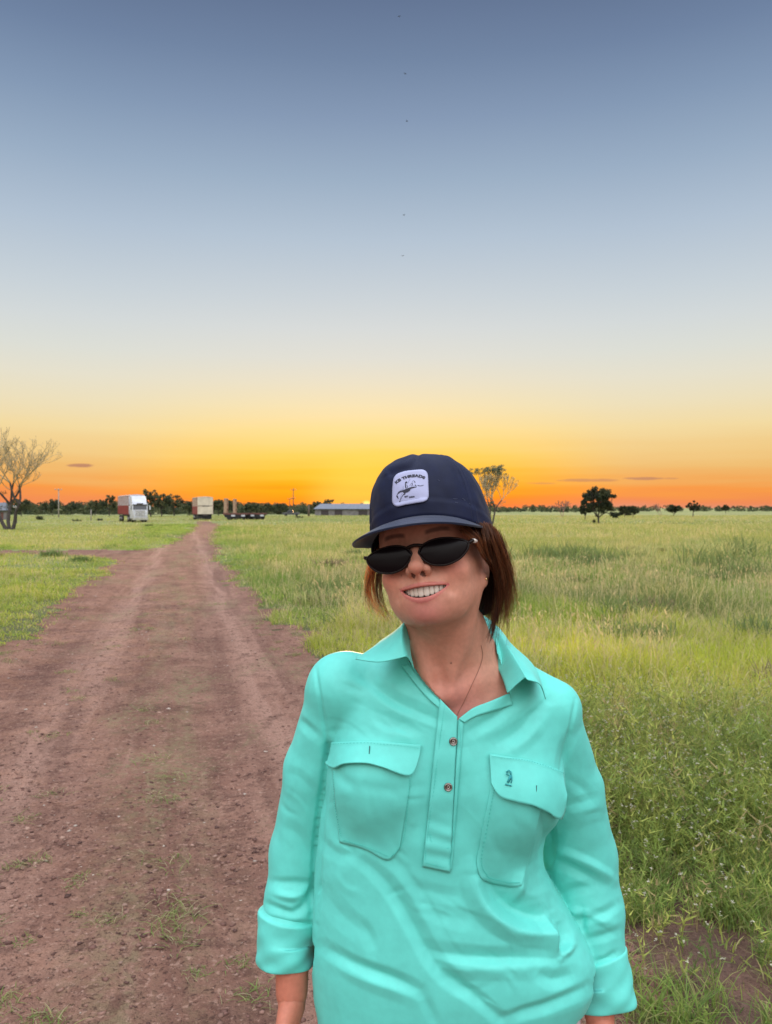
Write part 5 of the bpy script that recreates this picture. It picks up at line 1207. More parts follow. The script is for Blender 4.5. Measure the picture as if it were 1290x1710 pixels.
def draped(name, top, bot, nu_, nv_, off, thick, m, parent, wob=0, offs=None, tree_=None, smooth_n=2):
    T = catmull(top, nu_) if len(top) > 2 else np.linspace(top[0], top[1], nu_); B_ = catmull(bot, nu_) if len(bot) > 2 else np.linspace(bot[0], bot[1], nu_)
    Pn = np.zeros((nv_, nu_, 3)); Nn = np.zeros((nv_, nu_, 3))
    for j in range(nv_):
        t = j/(nv_-1)
        for i in range(nu_):
            p = T[i]*(1-t)+B_[i]*t; h, n = hit(p[0], p[1], tree_); Pn[j, i] = h; Nn[j, i] = n
    for _ in range(smooth_n):
        Pn[1:-1, 1:-1] = (Pn[1:-1, 1:-1]*2+Pn[:-2, 1:-1]+Pn[2:, 1:-1]+Pn[1:-1, :-2]+Pn[1:-1, 2:])/6
        Nn[1:-1, 1:-1] = (Nn[1:-1, 1:-1]+Nn[:-2, 1:-1]+Nn[2:, 1:-1]+Nn[1:-1, :-2]+Nn[1:-1, 2:])/5
    Nn /= np.linalg.norm(Nn, axis=2, keepdims=True)+1e-9; Nn = Nn*.6+np.array([0, -.4, 0]); Nn /= np.linalg.norm(Nn, axis=2, keepdims=True)
    oo = np.full((nv_, nu_), off)
    if offs is not None: oo = oo+offs(np.linspace(0, 1, nu_)[None, :], np.linspace(0, 1, nv_)[:, None])
    Pn = Pn+Nn*oo[..., None]
    idx_ = np.arange(nu_*nv_).reshape(nv_, nu_); q_ = np.stack([idx_[:-1, :-1], idx_[1:, :-1], idx_[1:, 1:], idx_[:-1, 1:]], -1).reshape(-1, 4)
    o = under(mesh_np(name, Pn.reshape(-1, 3), q_, m), parent)
    s = o.modifiers.new('s', 'SOLIDIFY'); s.thickness = thick; s.offset = 0
    return o, Pn
def stitch(pts, parent, n=40, rad=.00045, off=.0009, name='stitching', m=None, tree_=None, dash=True):
    C_ = catmull(pts, n*2) if len(pts) > 2 else np.linspace(pts[0], pts[1], n*2); H_ = []
    for p in C_: h, nn = hit(p[0], p[1], tree_); H_.append(h+nn*off)
    mb = MB()
    if dash:
        for i in range(0, len(H_)-1, 2): mb.tube([H_[i], H_[i].lerp(H_[i+1], .9)], rad, 4)
    else: mb.tube(H_, rad, 5)
    return mb
# ---- shirt parts
def sheet(name, rows, nu_, nv_, m, parent, thick=.0013, fn=None):
    rr = [catmull([np.array(U(*p)) for p in row], nu_) for row in rows]; G = np.stack(rr)          # rows x nu x 3
    Gp = np.stack([catmull(G[:, i], nv_) for i in range(nu_)], 1)
    if fn is not None: Gp = fn(Gp)
    id_ = np.arange(nu_*nv_).reshape(nv_, nu_); q_ = np.stack([id_[:-1, :-1], id_[1:, :-1], id_[1:, 1:], id_[:-1, 1:]], -1).reshape(-1, 4)
    o = under(mesh_np(name, Gp.reshape(-1, 3), q_, m), parent); s = o.modifiers.new('s', 'SOLIDIFY'); s.thickness = thick; s.offset = 0
    return o, Gp
rows = [
 [(692, 1118, 1.128), (686, 1090, 1.142), (686, 1062, 1.17), (705, 1048, 1.25), (750, 1042, 1.285), (799, 1062, 1.262), (812, 1088, 1.222), (836, 1124, 1.180), (848, 1158, 1.130)],
 [(681, 1098, 1.108), (674, 1066, 1.128), (677, 1040, 1.162), (697, 1018, 1.25), (750, 1008, 1.305), (808, 1032, 1.29), (829, 1054, 1.240), (851, 1090, 1.188), (875, 1134, 1.122)],
 [(666, 1100, 1.104), (664, 1070, 1.128), (672, 1044, 1.168), (696, 1022, 1.265), (751, 1012, 1.32), (813, 1034, 1.305), (834, 1056, 1.250), (859, 1092, 1.190), (883, 1136, 1.115)],
 [(632, 1106, 1.110), (642, 1078, 1.150), (660, 1054, 1.20), (694, 1034, 1.295), (754, 1026, 1.34), (823, 1042, 1.32), (845, 1066, 1.266), (876, 1102, 1.200), (903, 1144, 1.122)],
 [(594, 1101, 1.137), (622, 1082, 1.172), (648, 1063, 1.225), (692, 1044, 1.315), (758, 1036, 1.35), (830, 1052, 1.335), (856, 1078, 1.282), (893, 1114, 1.212), (912, 1168, 1.142)]]
collar, CG = sheet('collar', rows, 90, 28, m_shirt, shirt)
e0 = [tuple(v) for v in CG[-1]*1.0]
mb = MB(); mb.tube([Vector(v)+Vector((0, -.001, 0)) for v in CG[-3, 2:-2]], .0005, 4); under(mb.build('collar_stitching', m_thread, None), collar)
# placket, its neck band and facing
def edge_raise(u_, v_): return .0012*np.exp(-((1-u_)/.05)**2)+0*v_
pk, _ = draped('placket', [(735, 1168), (764, 1197)], [(706, 1448), (752, 1457)], 14, 70, .0032, .002, m_shirt, shirt, offs=lambda a, b: .0010*np.sin(b*60)*sstep(b, .62, .8)+.0007*np.sin(b*23+a*3))
# the top of the placket follows the neckline up to the collar on her right side
nb, _ = draped('neckline_band', [(684, 1110), (704, 1137), (730, 1168), (764, 1203)], [(672, 1113), (694, 1143), (718, 1170), (739, 1186)], 34, 5, .0024, .0022, m_shirt, shirt)
def facing_rows():
    a = [(766, 1201), (790, 1183), (820, 1171), (850, 1158)]; b = [(776, 1207), (796, 1196), (824, 1187), (856, 1178)]; return a, b
fa_, fb_ = facing_rows(); draped('neckline_facing', fa_, fb_, 34, 6, .0030, .0018, m_shirt, shirt)
draped('placket_edge', [(766, 1201), (775, 1208)], [(752, 1456), (755, 1453)], 4, 60, .0016, .0015, m_shirt, shirt)
for pts, par in (([(743, 1178), (736, 1230), (728, 1290), (716, 1380), (709, 1440)], pk), ([(767, 1204), (769, 1260), (765, 1330), (757, 1400), (749, 1450)], pk)):
    under(stitch(pts, pk, 60, .0005, .0044, m=m_thread).build('stitching', m_thread, None), pk)
under(stitch([(718, 1392), (722, 1408), (734, 1418), (750, 1415)], pk, 16, .0006, .0045).build('stitching', m_thread, None), pk)
under(stitch([(709, 1440), (730, 1445), (751, 1449)], pk, 16, .0006, .0045).build('stitching', m_thread, None), pk)
# chest pockets
def pocket(outl_top, outl_bot, flap_top, flap_bot, slot, lift, stitchlines):
    pkt, _ = draped('pocket', outl_top, outl_bot, 40, 34, .0013, .0013, m_shirt, shirt, offs=lambda a, b: .0012*np.sin(b*9+a*4)*np.sin(a*3.1)*np.sin(b*3.1))
    for st in stitchlines: under(stitch(st, pkt, 30, .00055, .0036).build('stitching', m_thread, None), pkt)
    fl_, _ = draped('pocket_flap', flap_top, flap_bot, 44, 20, .0046, .0022, m_shirt, shirt, offs=lift)
    s_ = MB(); a, b = slot; C_ = np.linspace(a, b, 7); H_ = [hit(*p)[0]+hit(*p)[1]*.0078 for p in C_]
    s_.tube(H_, .0007, 6); under(s_.build('buttonhole', mat('buttonhole_shadow', (.03, .12, .11), .9), None), fl_)
    return fl_
fl1 = pocket([(553, 1262), (600, 1262), (650, 1270), (690, 1282)], [(568, 1408), (610, 1420), (648, 1438), (668, 1418)], [(557, 1240), (600, 1240), (650, 1240), (704, 1244)], [(549, 1276), (561, 1283), (580, 1276), (612, 1275), (640, 1282), (676, 1294), (690, 1288), (700, 1262)],
       ((620, 1249), (619, 1262)), lambda a, b: .0050*b**2*np.sin(a*math.pi)+.0015*b, [[(560, 1290), (562, 1340), (572, 1398)], [(684, 1300), (680, 1350), (674, 1405), (653, 1432)], [(575, 1403), (612, 1414), (648, 1430)]])
fl2 = pocket([(823, 1300), (850, 1318), (880, 1340), (905, 1350)], [(796, 1440), (806, 1470), (850, 1482), (872, 1480)], [(817, 1259), (850, 1264), (890, 1272), (938, 1290)], [(821, 1308), (836, 1329), (862, 1337), (890, 1344), (912, 1353), (928, 1365), (934, 1352), (938, 1325)],
       ((893, 1313), (892, 1328)), lambda a, b: .0060*b**2*(.4+.6*a)+.0015*b, [[(826, 1320), (816, 1375), (803, 1440), (812, 1462)], [(812, 1464), (850, 1474), (868, 1476)]])
for st, par in (([(562, 1245), (630, 1245), (700, 1249)], fl1), ([(822, 1264), (880, 1273), (934, 1293)], fl2)):
    under(stitch(st, par, 30, .0004, .0080).build('stitching', m_thread, None), par)
# small embroidered emblem: a standing bird-like figure on a bar
m_emb = mat('emblem_thread', (.02, .28, .30), .7); em = MB()
for pts, rd_ in (([(846, 1292), (850, 1289), (853, 1292), (853, 1297)], .0011), ([(853, 1297), (851, 1303), (849, 1308)], .0016), ([(845, 1311), (850, 1312), (855, 1313)], .0011), ([(848, 1293), (846, 1295), (850, 1297)], .0009), ([(854, 1297), (855, 1303), (854, 1309)], .0008), ([(851, 1300), (854, 1303)], .0012)):
    em.tube([hit(*p)[0]+hit(*p)[1]*.0092 for p in pts], rd_, 6)
under(em.build('embroidered_emblem', m_emb, None, True), fl2)
# press studs
m_stud = mat('stud_metal', (.16, .14, .13), .3, metal=.9); m_stud2 = mat('stud_bright', (.55, .50, .45), .25, metal=1)
def frame_at(h, n):
    n = Vector(n).normalized(); n = (n+Vector((0, -1.2, .1))).normalized(); return Matrix.Translation(h) @ n.to_track_quat('Z', 'Y').to_matrix().to_4x4()
for px, py in ((757, 1238), (749, 1314)):
    h, n = hit(px, py); Mx = frame_at(h+n*.0045, n); b = MB()
    b.lathe([(.0058, -.001), (.0063, .0004), (.0060, .0018), (.0050, .0021), (.0043, .0011), (.0040, .0008), (.001, .0008)], Mx, 28); bt = under(b.build('button', m_stud, None, True), shirt)
    s_ = MB(); sw = [Mx @ Vector((.0026*math.cos(t)*(1-.1*t), .0026*math.sin(t)*(1-.1*t), .0013)) for t in np.linspace(.3, 4.0, 9)]; s_.tube(sw, .00065, 6)
    sw = [Mx @ Vector((.0019*math.cos(t+3.1), .0019*math.sin(t+3.1), .0014)) for t in np.linspace(.3, 3.4, 8)]; s_.tube(sw, .0006, 6)
    ring = [Mx @ Vector((.0050*math.cos(t), .0050*math.sin(t), .0021)) for t in np.linspace(0, 2*math.pi, 25)]; s_.tube(ring, .00055, 6, False)
    under(s_.build('button_relief', m_stud2, None, True), bt)
# rolled cuffs
def cuff(pa, pb, ra0, ra1, depth, seed, m=m_shirt, tilt=(0, 0, 0)):
    a = np.array(pa, float); b = np.array(pb, float); d = b-a; Ln = np.linalg.norm(d); d /= Ln; u0 = np.cross(d, [0, 1., 0]); u0 /= np.linalg.norm(u0); v0 = np.cross(d, u0)
    nu_, pr = 96, [(-.10, .90), (-.03, .97), (0.0, 1.03), (.03, 1.06), (.08, 1.06), (.25, 1.045), (.45, 1.05), (.65, 1.06), (.85, 1.05), (.96, 1.03), (1.0, .99), (.985, .93), (.80, .90), (.5, .89)]
    pr = catmull(pr, 44); Vv = []; r_ = np.random.default_rng(seed)
    for t, rr in pr:
        for i in range(nu_):
            an = 2*math.pi*i/nu_; rad = (ra0+(ra1-ra0)*t)*rr; w = .0022*math.sin(an*2+t*3+seed)+.0015*math.sin(an*3+t*9+seed*2)+.0012*math.sin(an*5-t*14); rad += w*min(1, max(t+.2, 0))
            sl = tilt[0]*math.cos(an)+tilt[1]*math.sin(an)
            Vv.append(a+d*(t*Ln+sl*(1 if t < .5 else tilt[2]))+(u0*math.cos(an)+v0*math.sin(an)*depth)*rad)
    n = len(pr); id_ = np.arange(n*nu_).reshape(n, nu_); q_ = np.stack([id_[:-1], np.roll(id_, -1, 1)[:-1], np.roll(id_, -1, 1)[1:], id_[1:]], -1).reshape(-1, 4)
    o = under(mesh_np('cuff', np.array(Vv), q_[:, ::-1], m), shirt); return o
cuff(U(483, 1528, 1.258), U(476, 1612, 1.245), .0475, .0455, 1.0, 2, tilt=(.004, .003, -.5))
cuff(U(996, 1596, 1.264), U(1013, 1686, 1.240), .0495, .0450, 1.0, 5, tilt=(-.007, .003, -.2))

# ---- trousers, boots
m_trous = cloth_mat('pale_denim', (.62, .58, .60)); m_boot = mat('boot_leather', (.10, .045, .02), .5, bump=(60, .3, .002))
def sdf_trous(P):
    hx = .105; d = s_ell(P, (hx+.018, 1.243, .80), (.190, .112, .17))
    for sx in (-1, 1): d = smin(d, s_chain(P, [A_((hx+sx*.078, 1.243, .80)), A_((hx+sx*.086, 1.235, .45)), A_((hx+sx*.09, 1.258, .10+GZ0))], [.088, .066, .058]), .025)
    return np.maximum(d, np.maximum(P[:, 2]-.925, .06+GZ0-P[:, 2]))
TV, TF = polygonise(sdf_trous, (-.12, 1.08, .02), (.34, 1.40, .96), .006); child(mesh_np('trousers', TV, TF, m_trous))
for sx in (-1, 1):
    bx = .105+sx*.092; g0 = float(gz(bx, 1.2))
    def sdf_boot(P, bx=bx, g0=g0):
        d = s_chain(P, [A_((bx, 1.275, .16+g0)), A_((bx, 1.270, .05+g0))], [.048, .040]); d = smin(d, s_chain(P, [A_((bx, 1.27, .045+g0)), A_((bx+sx*.012, 1.16, .036+g0)), A_((bx+sx*.018, 1.10, .030+g0))], [.040, .040, .030]), .02)
        return np.maximum(d, g0+.002-P[:, 2])
    bv, bf = polygonise(sdf_boot, (bx-.1, 1.03, g0-.02), (bx+.1, 1.36, g0+.24), .005); child(mesh_np('boot', bv, bf, m_boot))

# ---- necklace and ear stud
m_cord = mat('necklace_cord', (.30, .14, .09), .5, metal=.2); NP = []
for p in catmull([(803, 1078), (806, 1095), (800, 1118), (788, 1145), (776, 1170), (766, 1190), (762, 1200)], 40):
    h, n = hit(p[0], p[1], bvh_body); NP.append(h+n*.0011)
mb = MB(); mb.tube(NP, .0004, 6); child(mb.build('necklace', m_cord, None, True))
m_gold = mat('gold', (.9, .62, .32), .18, metal=1)
h = Vector(toW((.0766, -.004, -.049))); mb = MB(); Mx = Matrix.Translation(h); mb.lathe([(.0001, -.0024), (.0016, -.0018), (.0024, 0), (.0016, .0018), (.0001, .0024)], Mx, 14); child(mb.build('earring', m_gold, None, True))

# ---------------------------------------------------------------- sunglasses
m_frame = mat('tortoise_frame', (.009, .004, .003), .35, spec=.22); m_lens = mat('dark_lens', (.005, .003, .004), .18, spec=.12); m_pale = mat('temple_sleeve', (.72, .66, .60), .30, metal=.35)
sg_root = None
LO = [(-.0370, .0025), (-.0308, .0128), (-.0150, .0190), (.0060, .0196), (.0260, .0145), (.0352, .0068), (.0300, -.0050), (.0175, -.0148), (.000, -.0196), (-.0180, -.0170), (-.0300, -.0085)]
GY0 = -.1015
def gl(x, z): return (x, GY0+1.7*x*x, z-.0142)
fr = MB()
LO = [(a*.965, b*.94) for a, b in LO]
for sx in (-1, 1):
    P_ = catmull(LO+LO[:1], 60); fr.tube([Vector(toW(gl(sx*(.0402+a), b))) for a, b in P_], [.0017]*60, 8, False)
fr.tube([Vector(toW((x, gl(x, 0)[1]-.0005, z))) for x, z in ((-.0105, -.0015), (-.005, .0000), (0, .0006), (.005, .0000), (.0105, -.0015))], .0025, 8)
for sx in (-1, 1):
    fr.tube([Vector(toW(p)) for p in (gl(sx*.0728, .0068), (sx*.0785, -.0870, -.0035), (sx*.0795, -.080, -.0025))], [.0024, .0028, .0025], 8)
    pts = [(sx*.0795, -.066, -.0010), (sx*.0800, -.03, .0010), (sx*.0785, .000, .0010), (sx*.0770, .016, -.004), (sx*.074, .026, -.018), (sx*.071, .030, -.030)]
    fr.tube([Vector(toW(p)) for p in catmull(pts, 20)], .0019, 8)
    fr.tube([Vector(toW(p)) for p in (gl(sx*.010, -.002), (sx*.0095, -.0945, -.019), (sx*.0095, -.0935, -.0225))], .0012, 6)
sgl = child(fr.build('sunglasses', m_frame, None, True))
for sx in (-1, 1):
    P_ = catmull(LO+LO[:1], 41)[:-1]; vs = []; fs = []; nr = 8
    for k in range(nr+1):
        for a, b in P_:
            t = (k+.5)/(nr+.5); x = sx*(.0402+a*t); z = b*t; p = gl(x, z); vs.append(Vector(toW((p[0], p[1]-.0022*(1-t*t), p[2]))))
    for k in range(nr):
        for i in range(40): fs.append((k*40+i, k*40+(i+1) % 40, (k+1)*40+(i+1) % 40, (k+1)*40+i))
    fs.append(tuple(range(40))); l_ = MB(); l_.add(vs, fs); lo_ = under(l_.build('lens', m_lens, None, True), sgl); so = lo_.modifiers.new('s', 'SOLIDIFY'); so.thickness = .0014
    t_ = MB(); t_.tube([Vector(toW(p)) for p in ((sx*.0795, -.0825, -.0028), (sx*.0800, -.0560, -.0006))], .0031, 12)
    t_.tube([Vector(toW(p)) for p in ((sx*.0797, -.0775, -.0024), (sx*.0797, -.0755, -.0022))], .0031, 12); under(t_.build('temple_sleeve', m_pale, None, True), sgl)

# ---------------------------------------------------------------- cap
m_cap = mat('cap_cotton', (.0030, .0065, .030), .62, spec=.22, sheen=.02, var=[(18, .18), (90, .08)], bump=[(900, .2, .0005), (50, .15, .0015)])
m_brim = mat('brim_cotton', (.010, .018, .046), .45, spec=.4, sheen=.10, var=[(25, .12)], bump=[(900, .2, .0005)])
CA, CB, CY = .0945, .1085, .0120
def capz(y): return .0395 - .31*(y+.095)        # base plane: high in front, low behind
def cap_pt(phi, t, grow_=0.0):
    tau = t*math.pi/2; c = np.cos(tau); s = np.sin(tau); Rr = c**.60; Zz = s**.86
    fr_ = np.clip(-np.sin(phi), 0, 1)**1.5
    Rr = Rr*(1-fr_)+(c**.56)*fr_
    x = (CA+grow_)*np.cos(phi)*Rr; y = CY+(CB+grow_)*np.sin(phi)*Rr
    y = y + .004*fr_*np.sin(tau*2)*0
    zb = capz(CY+CB*np.sin(phi)); zt = .1485 + .006*np.clip(-y/.1, -1, 1)
    z = zb+(zt-zb)*Zz
    return x, y-.006*t*fr_, z
nphi, ntt = 200, 64
PH, TT = np.meshgrid(np.linspace(0, 2*math.pi, nphi, endpoint=False), np.linspace(0, 1, ntt)**.9)
X_, Y_, Z_ = cap_pt(PH, np.minimum(TT, .9995))
def angd(a, b): return np.abs((a-b+math.pi) % (2*math.pi)-math.pi)
G = np.zeros_like(X_)
for s0 in (-90-56, -90+56, 40, 140, 90): G += -.0016*np.exp(-(angd(PH, R(s0))/(.020/np.maximum(np.cos(TT*1.5), .12)**.3))**2)*(TT < .97)
for s0 in (-90-56, -90+56): G += .0010*np.exp(-((angd(PH, R(s0))-.055)/.022)**2)*(TT < .9)
G += .0020*fbm(X_*22, Y_*22, Z_*22, oct=3)+.0011*vnoise(X_*60+Z_*30, Y_*60, Z_*30)
G += .0008*np.exp(-((TT-.10)/.03)**2)-.0012*np.exp(-((TT-.125)/.012)**2)
Nc = np.stack([X_*1.0/CA**2, (Y_-CY)/CB**2, np.maximum(Z_-.03, .0)/.12**2*1.0], -1); Nc /= np.linalg.norm(Nc, axis=2, keepdims=True)+1e-9
CL = np.stack([X_, Y_, Z_], -1)+Nc*G[..., None]
CW = toW(CL.reshape(-1, 3)); cx_, cy_ = pxs(CW)
# the dent at the top of the front panel
d_, sg_, t_ = dist_line(catmull([(699, 757), (694, 770), (686, 780), (670, 784), (654, 790)], 12), cx_, cy_); frm = (CL.reshape(-1, 3)[:, 1] < .03)
CW = CW + (Nc.reshape(-1, 3)@MHn.T)*((-.0022*np.exp(-(d_/5)**2)+.0012*np.exp(-((d_-9)/7)**2)*(sg_ > 0))*frm)[:, None]
id_ = np.arange(nphi*ntt).reshape(ntt, nphi); q_ = np.stack([id_[:-1], np.roll(id_, -1, 1)[:-1], np.roll(id_, -1, 1)[1:], id_[1:]], -1).reshape(-1, 4)
cap = child(mesh_np('cap', CW, q_, m_cap)); so = cap.modifiers.new('s', 'SOLIDIFY'); so.thickness = .0016; so.offset = -1
bvh_cap = BVHTree.FromPolygons([tuple(v) for v in CW], [tuple(int(i) for i in f) for f in q_])
bt_ = MB(); Mx = Lm() @ Matrix.Translation((0, CY-.006, .1505)); bt_.lathe([(.0075, -.002), (.0072, .001), (.005, .0028), (.0005, .0034)], Mx, 20); under(bt_.build('top_button', m_cap, None, True), cap)
def brim_pt(w, s):
    th = w*R(66); ix = CA*math.sin(th)*1.0; iy = CY-CB*math.cos(th); ex = CA*math.sin(R(66)); ey = CY-CB*math.cos(R(66))
    ox = ex*(1.05+(.15*abs(w)**2*(1-w**6) if w < 0 else 0))*math.copysign(abs(math.sin(w*math.pi/2))**.92, w); oy = ey-(.068+(CB*(1-math.cos(R(66)))))*max(math.cos(w*math.pi/2), 0)**.62
    x = ix*(1-s)+ox*s; y = iy*(1-s)+oy*s
    zi = capz(iy)+.001; zo = .0175+(capz(ey)+.001-.0175)*w**4-.012*w*w*(1-w**4); z = zi*(1-s)+zo*s+.003*math.sin(math.pi*s)*(1-w*w)
    return x, y+.0015*(1-s), z
nw, nss = 72, 22; vs = []; fs = []
for j in range(nss):
    for i in range(nw+1): vs.append(Vector(toW(brim_pt(-1+2*i/nw, j/(nss-1)))))
for j in range(nss-1):
    for i in range(nw): a = j*(nw+1)+i; fs.append((a, a+1, a+nw+2, a+nw+1))
bm_ = MB(); bm_.add(vs, fs); brim = under(bm_.build('brim', m_brim, None, True), cap); so = brim.modifiers.new('s', 'SOLIDIFY'); so.thickness = .0030; so.offset = 0; bv = brim.modifiers.new('b', 'BEVEL'); bv.width = .0012; bv.segments = 2; bv.limit_method = 'ANGLE'
for k, s in enumerate((.16, .32, .48, .64, .80, .93)):
    mb = MB(); mb.tube([Vector(toW(brim_pt(w, s)))+Vector((0, 0, .0013)) for w in np.linspace(-.93, .93, 50)], .0004, 4); under(mb.build('brim_stitching', m_brim, None), cap)
m_lint = mat('lint', (.10, .12, .19), .9); lm = MB()
for pts in ([(731, 801), (735, 803)], [(757, 833), (764, 833)], [(760, 839), (765, 840)], [(772, 832), (786, 842)]):
    lm.tube([(lambda hn: hn[0]+hn[1]*.0003)(hit(*p, bvh_cap)) for p in pts], .0003, 4); 
under(lm.build('lint', m_lint, None), cap)
# patch with its print
def zc(x, y): return (630+x/11.727, 770+y/11.722)
OUT = [(330, 370), (352, 318), (400, 268), (470, 236), (560, 210), (700, 190), (840, 178), (905, 184), (955, 212), (985, 258), (996, 330), (1003, 500), (1008, 640), (1002, 715), (975, 765), (925, 796), (860, 812), (700, 838), (560, 862), (440, 890), (380, 888), (335, 862), (310, 810), (306, 740), (312, 560), (320, 440)]
OC = catmull(OUT+OUT[:1], 81)[:-1]; cen_ = np.array([655, 535.]); vs, fs, nr = [], [], 14
def on_cap(x, y, off):
    h, n = hit(*zc(x, y), bvh_cap); return h+(n*.4+Vector((0, -.6, .05))).normalized()*off
bs = None
for k in range(nr+1):
    for p in OC: q = cen_+(p-cen_)*(k/nr); vs.append(on_cap(q[0], q[1], .0022 if k < nr else .0018))
for k in range(nr):
    for i in range(80): fs.append((k*80+i, k*80+(i+1) % 80, (k+1)*80+(i+1) % 80, (k+1)*80+i))
m_patch = mat('patch_cloth', (.34, .36, .54), .6, var=(30, .04), bump=(900, .15, .0004)); m_ink = mat('ink', (.012, .013, .028), .7); m_ink2 = mat('ink_grey', (.16, .17, .26), .7)
pa = MB(); pa.add(vs, fs); patch = under(pa.build('patch', m_patch, None, True), cap); so = patch.modifiers.new('s', 'SOLIDIFY'); so.thickness = .0014; so.offset = 0
def ink_poly(name, polys, m, off=.0034):
    mb = MB()
    for P_ in polys: mb.add([on_cap(x, y, off) for x, y in P_], [tuple(range(len(P_)))])
    return under(mb.build(name, m, None), cap)
def stroke(pts, ws):
    C_ = catmull(pts, max(6, len(pts)*4)) if len(pts) > 2 else np.linspace(pts[0], pts[1], 5); n = len(C_); W_ = np.interp(np.linspace(0, 1, n), np.linspace(0, 1, len(ws)), ws); L_, R_ = [], []
    for i in range(n):
        d = C_[min(i+1, n-1)]-C_[max(i-1, 0)]; d = d/(np.linalg.norm(d)+1e-9); nn = np.array([-d[1], d[0]]); L_.append(tuple(C_[i]+nn*W_[i]/2)); R_.append(tuple(C_[i]-nn*W_[i]/2))
    return [[L_[i], L_[i+1], R_[i+1], R_[i]] for i in range(n-1)]
def text_on(txt, base_pts, height, m, bold=.02, spread=1.0):
    cu = bpy.data.curves.new('lettering', 'FONT'); cu.body = txt; cu.size = 1; cu.offset = bold; cu.resolution_u = 3; cu.space_character = spread
    to = bpy.data.objects.new('lettering', cu); COL.objects.link(to); bpy.context.view_layer.update(); me = bpy.data.meshes.new_from_object(to); bpy.data.objects.remove(to)
    co = np.array([v.co[:2] for v in me.vertices]); fcs = [tuple(p.vertices) for p in me.polygons]; bpy.data.meshes.remove(me)
    co[:, 0] -= co[:, 0].min(); Wd = co[:, 0].max(); H_ = .72; C_ = catmull(base_pts, 60); sl = np.concatenate([[0], np.cumsum(np.hypot(*(C_[1:]-C_[:-1]).T))]); tot = sl[-1]; out = []
    for x, y in co:
        s = x/Wd*tot; p = np.array([np.interp(s, sl, C_[:, 0]), np.interp(s, sl, C_[:, 1])]); p2 = np.array([np.interp(s+4, sl, C_[:, 0]), np.interp(s+4, sl, C_[:, 1])]); p1 = np.array([np.interp(s-4, sl, C_[:, 0]), np.interp(s-4, sl, C_[:, 1])])
        d = (p2-p1)/np.linalg.norm(p2-p1); n = np.array([d[1], -d[0]]); q = p+n*y/H_*height; out.append(on_cap(q[0], q[1], .0034))
    mb = MB(); mb.add(out, fcs); return under(mb.build('lettering', m, None), cap)
text_on('KB THREADS', [(384, 458), (455, 402), (540, 362), (640, 332), (760, 320), (860, 334), (926, 366)], 50, m_ink, .06)
text_on('EST', [(546, 718), (620, 706)], 26, m_ink, .05); text_on('2020', [(632, 726), (740, 712)], 28, m_ink, .05)
polys = []
for pts, ws in (([(410, 650), (470, 606), (540, 590), (610, 560), (690, 528), (780, 516)], [8, 20, 44, 40, 26, 6]), ([(400, 690), (425, 745)], [34, 8]), ([(392, 690), (432, 612), (470, 596)], [10, 8, 6]), ([(560, 640), (510, 680), (475, 740), (452, 800)], [26, 10, 7, 10]),
                ([(520, 620), (600, 600), (660, 566)], [30, 34, 10]), ([(560, 440), (580, 420), (590, 440)], [22, 26, 14]), ([(570, 440), (560, 480), (575, 540)], [18, 16, 22]), ([(585, 470), (600, 500), (606, 530)], [10, 8, 12]), ([(795, 486), (850, 496), (910, 480)], [14, 9, 7]), ([(440, 800), (470, 800)], [12, 6]),
                ([(735, 405), (748, 435)], [16, 10]), ([(690, 440), (696, 470), (680, 500)], [12, 8, 10]), ([(745, 470), (770, 500)], [9, 16])):
    polys += stroke(pts, ws)
ink_poly('horse_and_rider_print', polys, m_ink)
polys = []
for pts, ws in (([(606, 440), (630, 400), (652, 362)], [5, 5, 5]), ([(690, 425), (705, 398), (725, 392), (742, 415)], [7, 6, 6, 6]), ([(520, 500), (515, 540), (540, 570)], [5, 5, 5]), ([(640, 500), (660, 470), (680, 440)], [7, 7, 7]), ([(480, 786), (560, 778), (700, 752), (832, 736)], [5, 4, 5, 4]), ([(500, 640), (480, 680), (462, 760)], [6, 5, 5]), ([(430, 612), (470, 580), (520, 560)], [6, 6, 6]), ([(700, 500), (740, 490), (770, 480)], [5, 5, 5])):
    polys += stroke(pts, ws)
ink_poly('horse_and_rider_print', polys, m_ink2, .0032)

# ---------------------------------------------------------------- hair
m_hair = bpy.data.materials.new('hair_strand'); m_hair.use_nodes = True; t = m_hair.node_tree; b_ = t.nodes['Principled BSDF']; an = t.nodes.new('ShaderNodeAttribute'); an.attribute_name = 'Col'
t.links.new(an.outputs['Color'], b_.inputs['Base Color']); b_.inputs['Roughness'].default_value = .38; b_.inputs['Specular IOR Level'].default_value = .5
tl = t.nodes.new('ShaderNodeBsdfTranslucent'); mx = t.nodes.new('ShaderNodeMixShader'); mx.inputs[0].default_value = .38; sc = t.nodes.new('ShaderNodeVectorMath'); sc.operation = 'SCALE'; sc.inputs['Scale'].default_value = 4.0
t.links.new(an.outputs['Color'], sc.inputs[0]); t.links.new(sc.outputs[0], tl.inputs[0]); t.links.new(b_.outputs[0], mx.inputs[1]); t.links.new(tl.outputs[0], mx.inputs[2]); t.links.new(mx.outputs[0], t.nodes['Material Output'].inputs['Surface'])
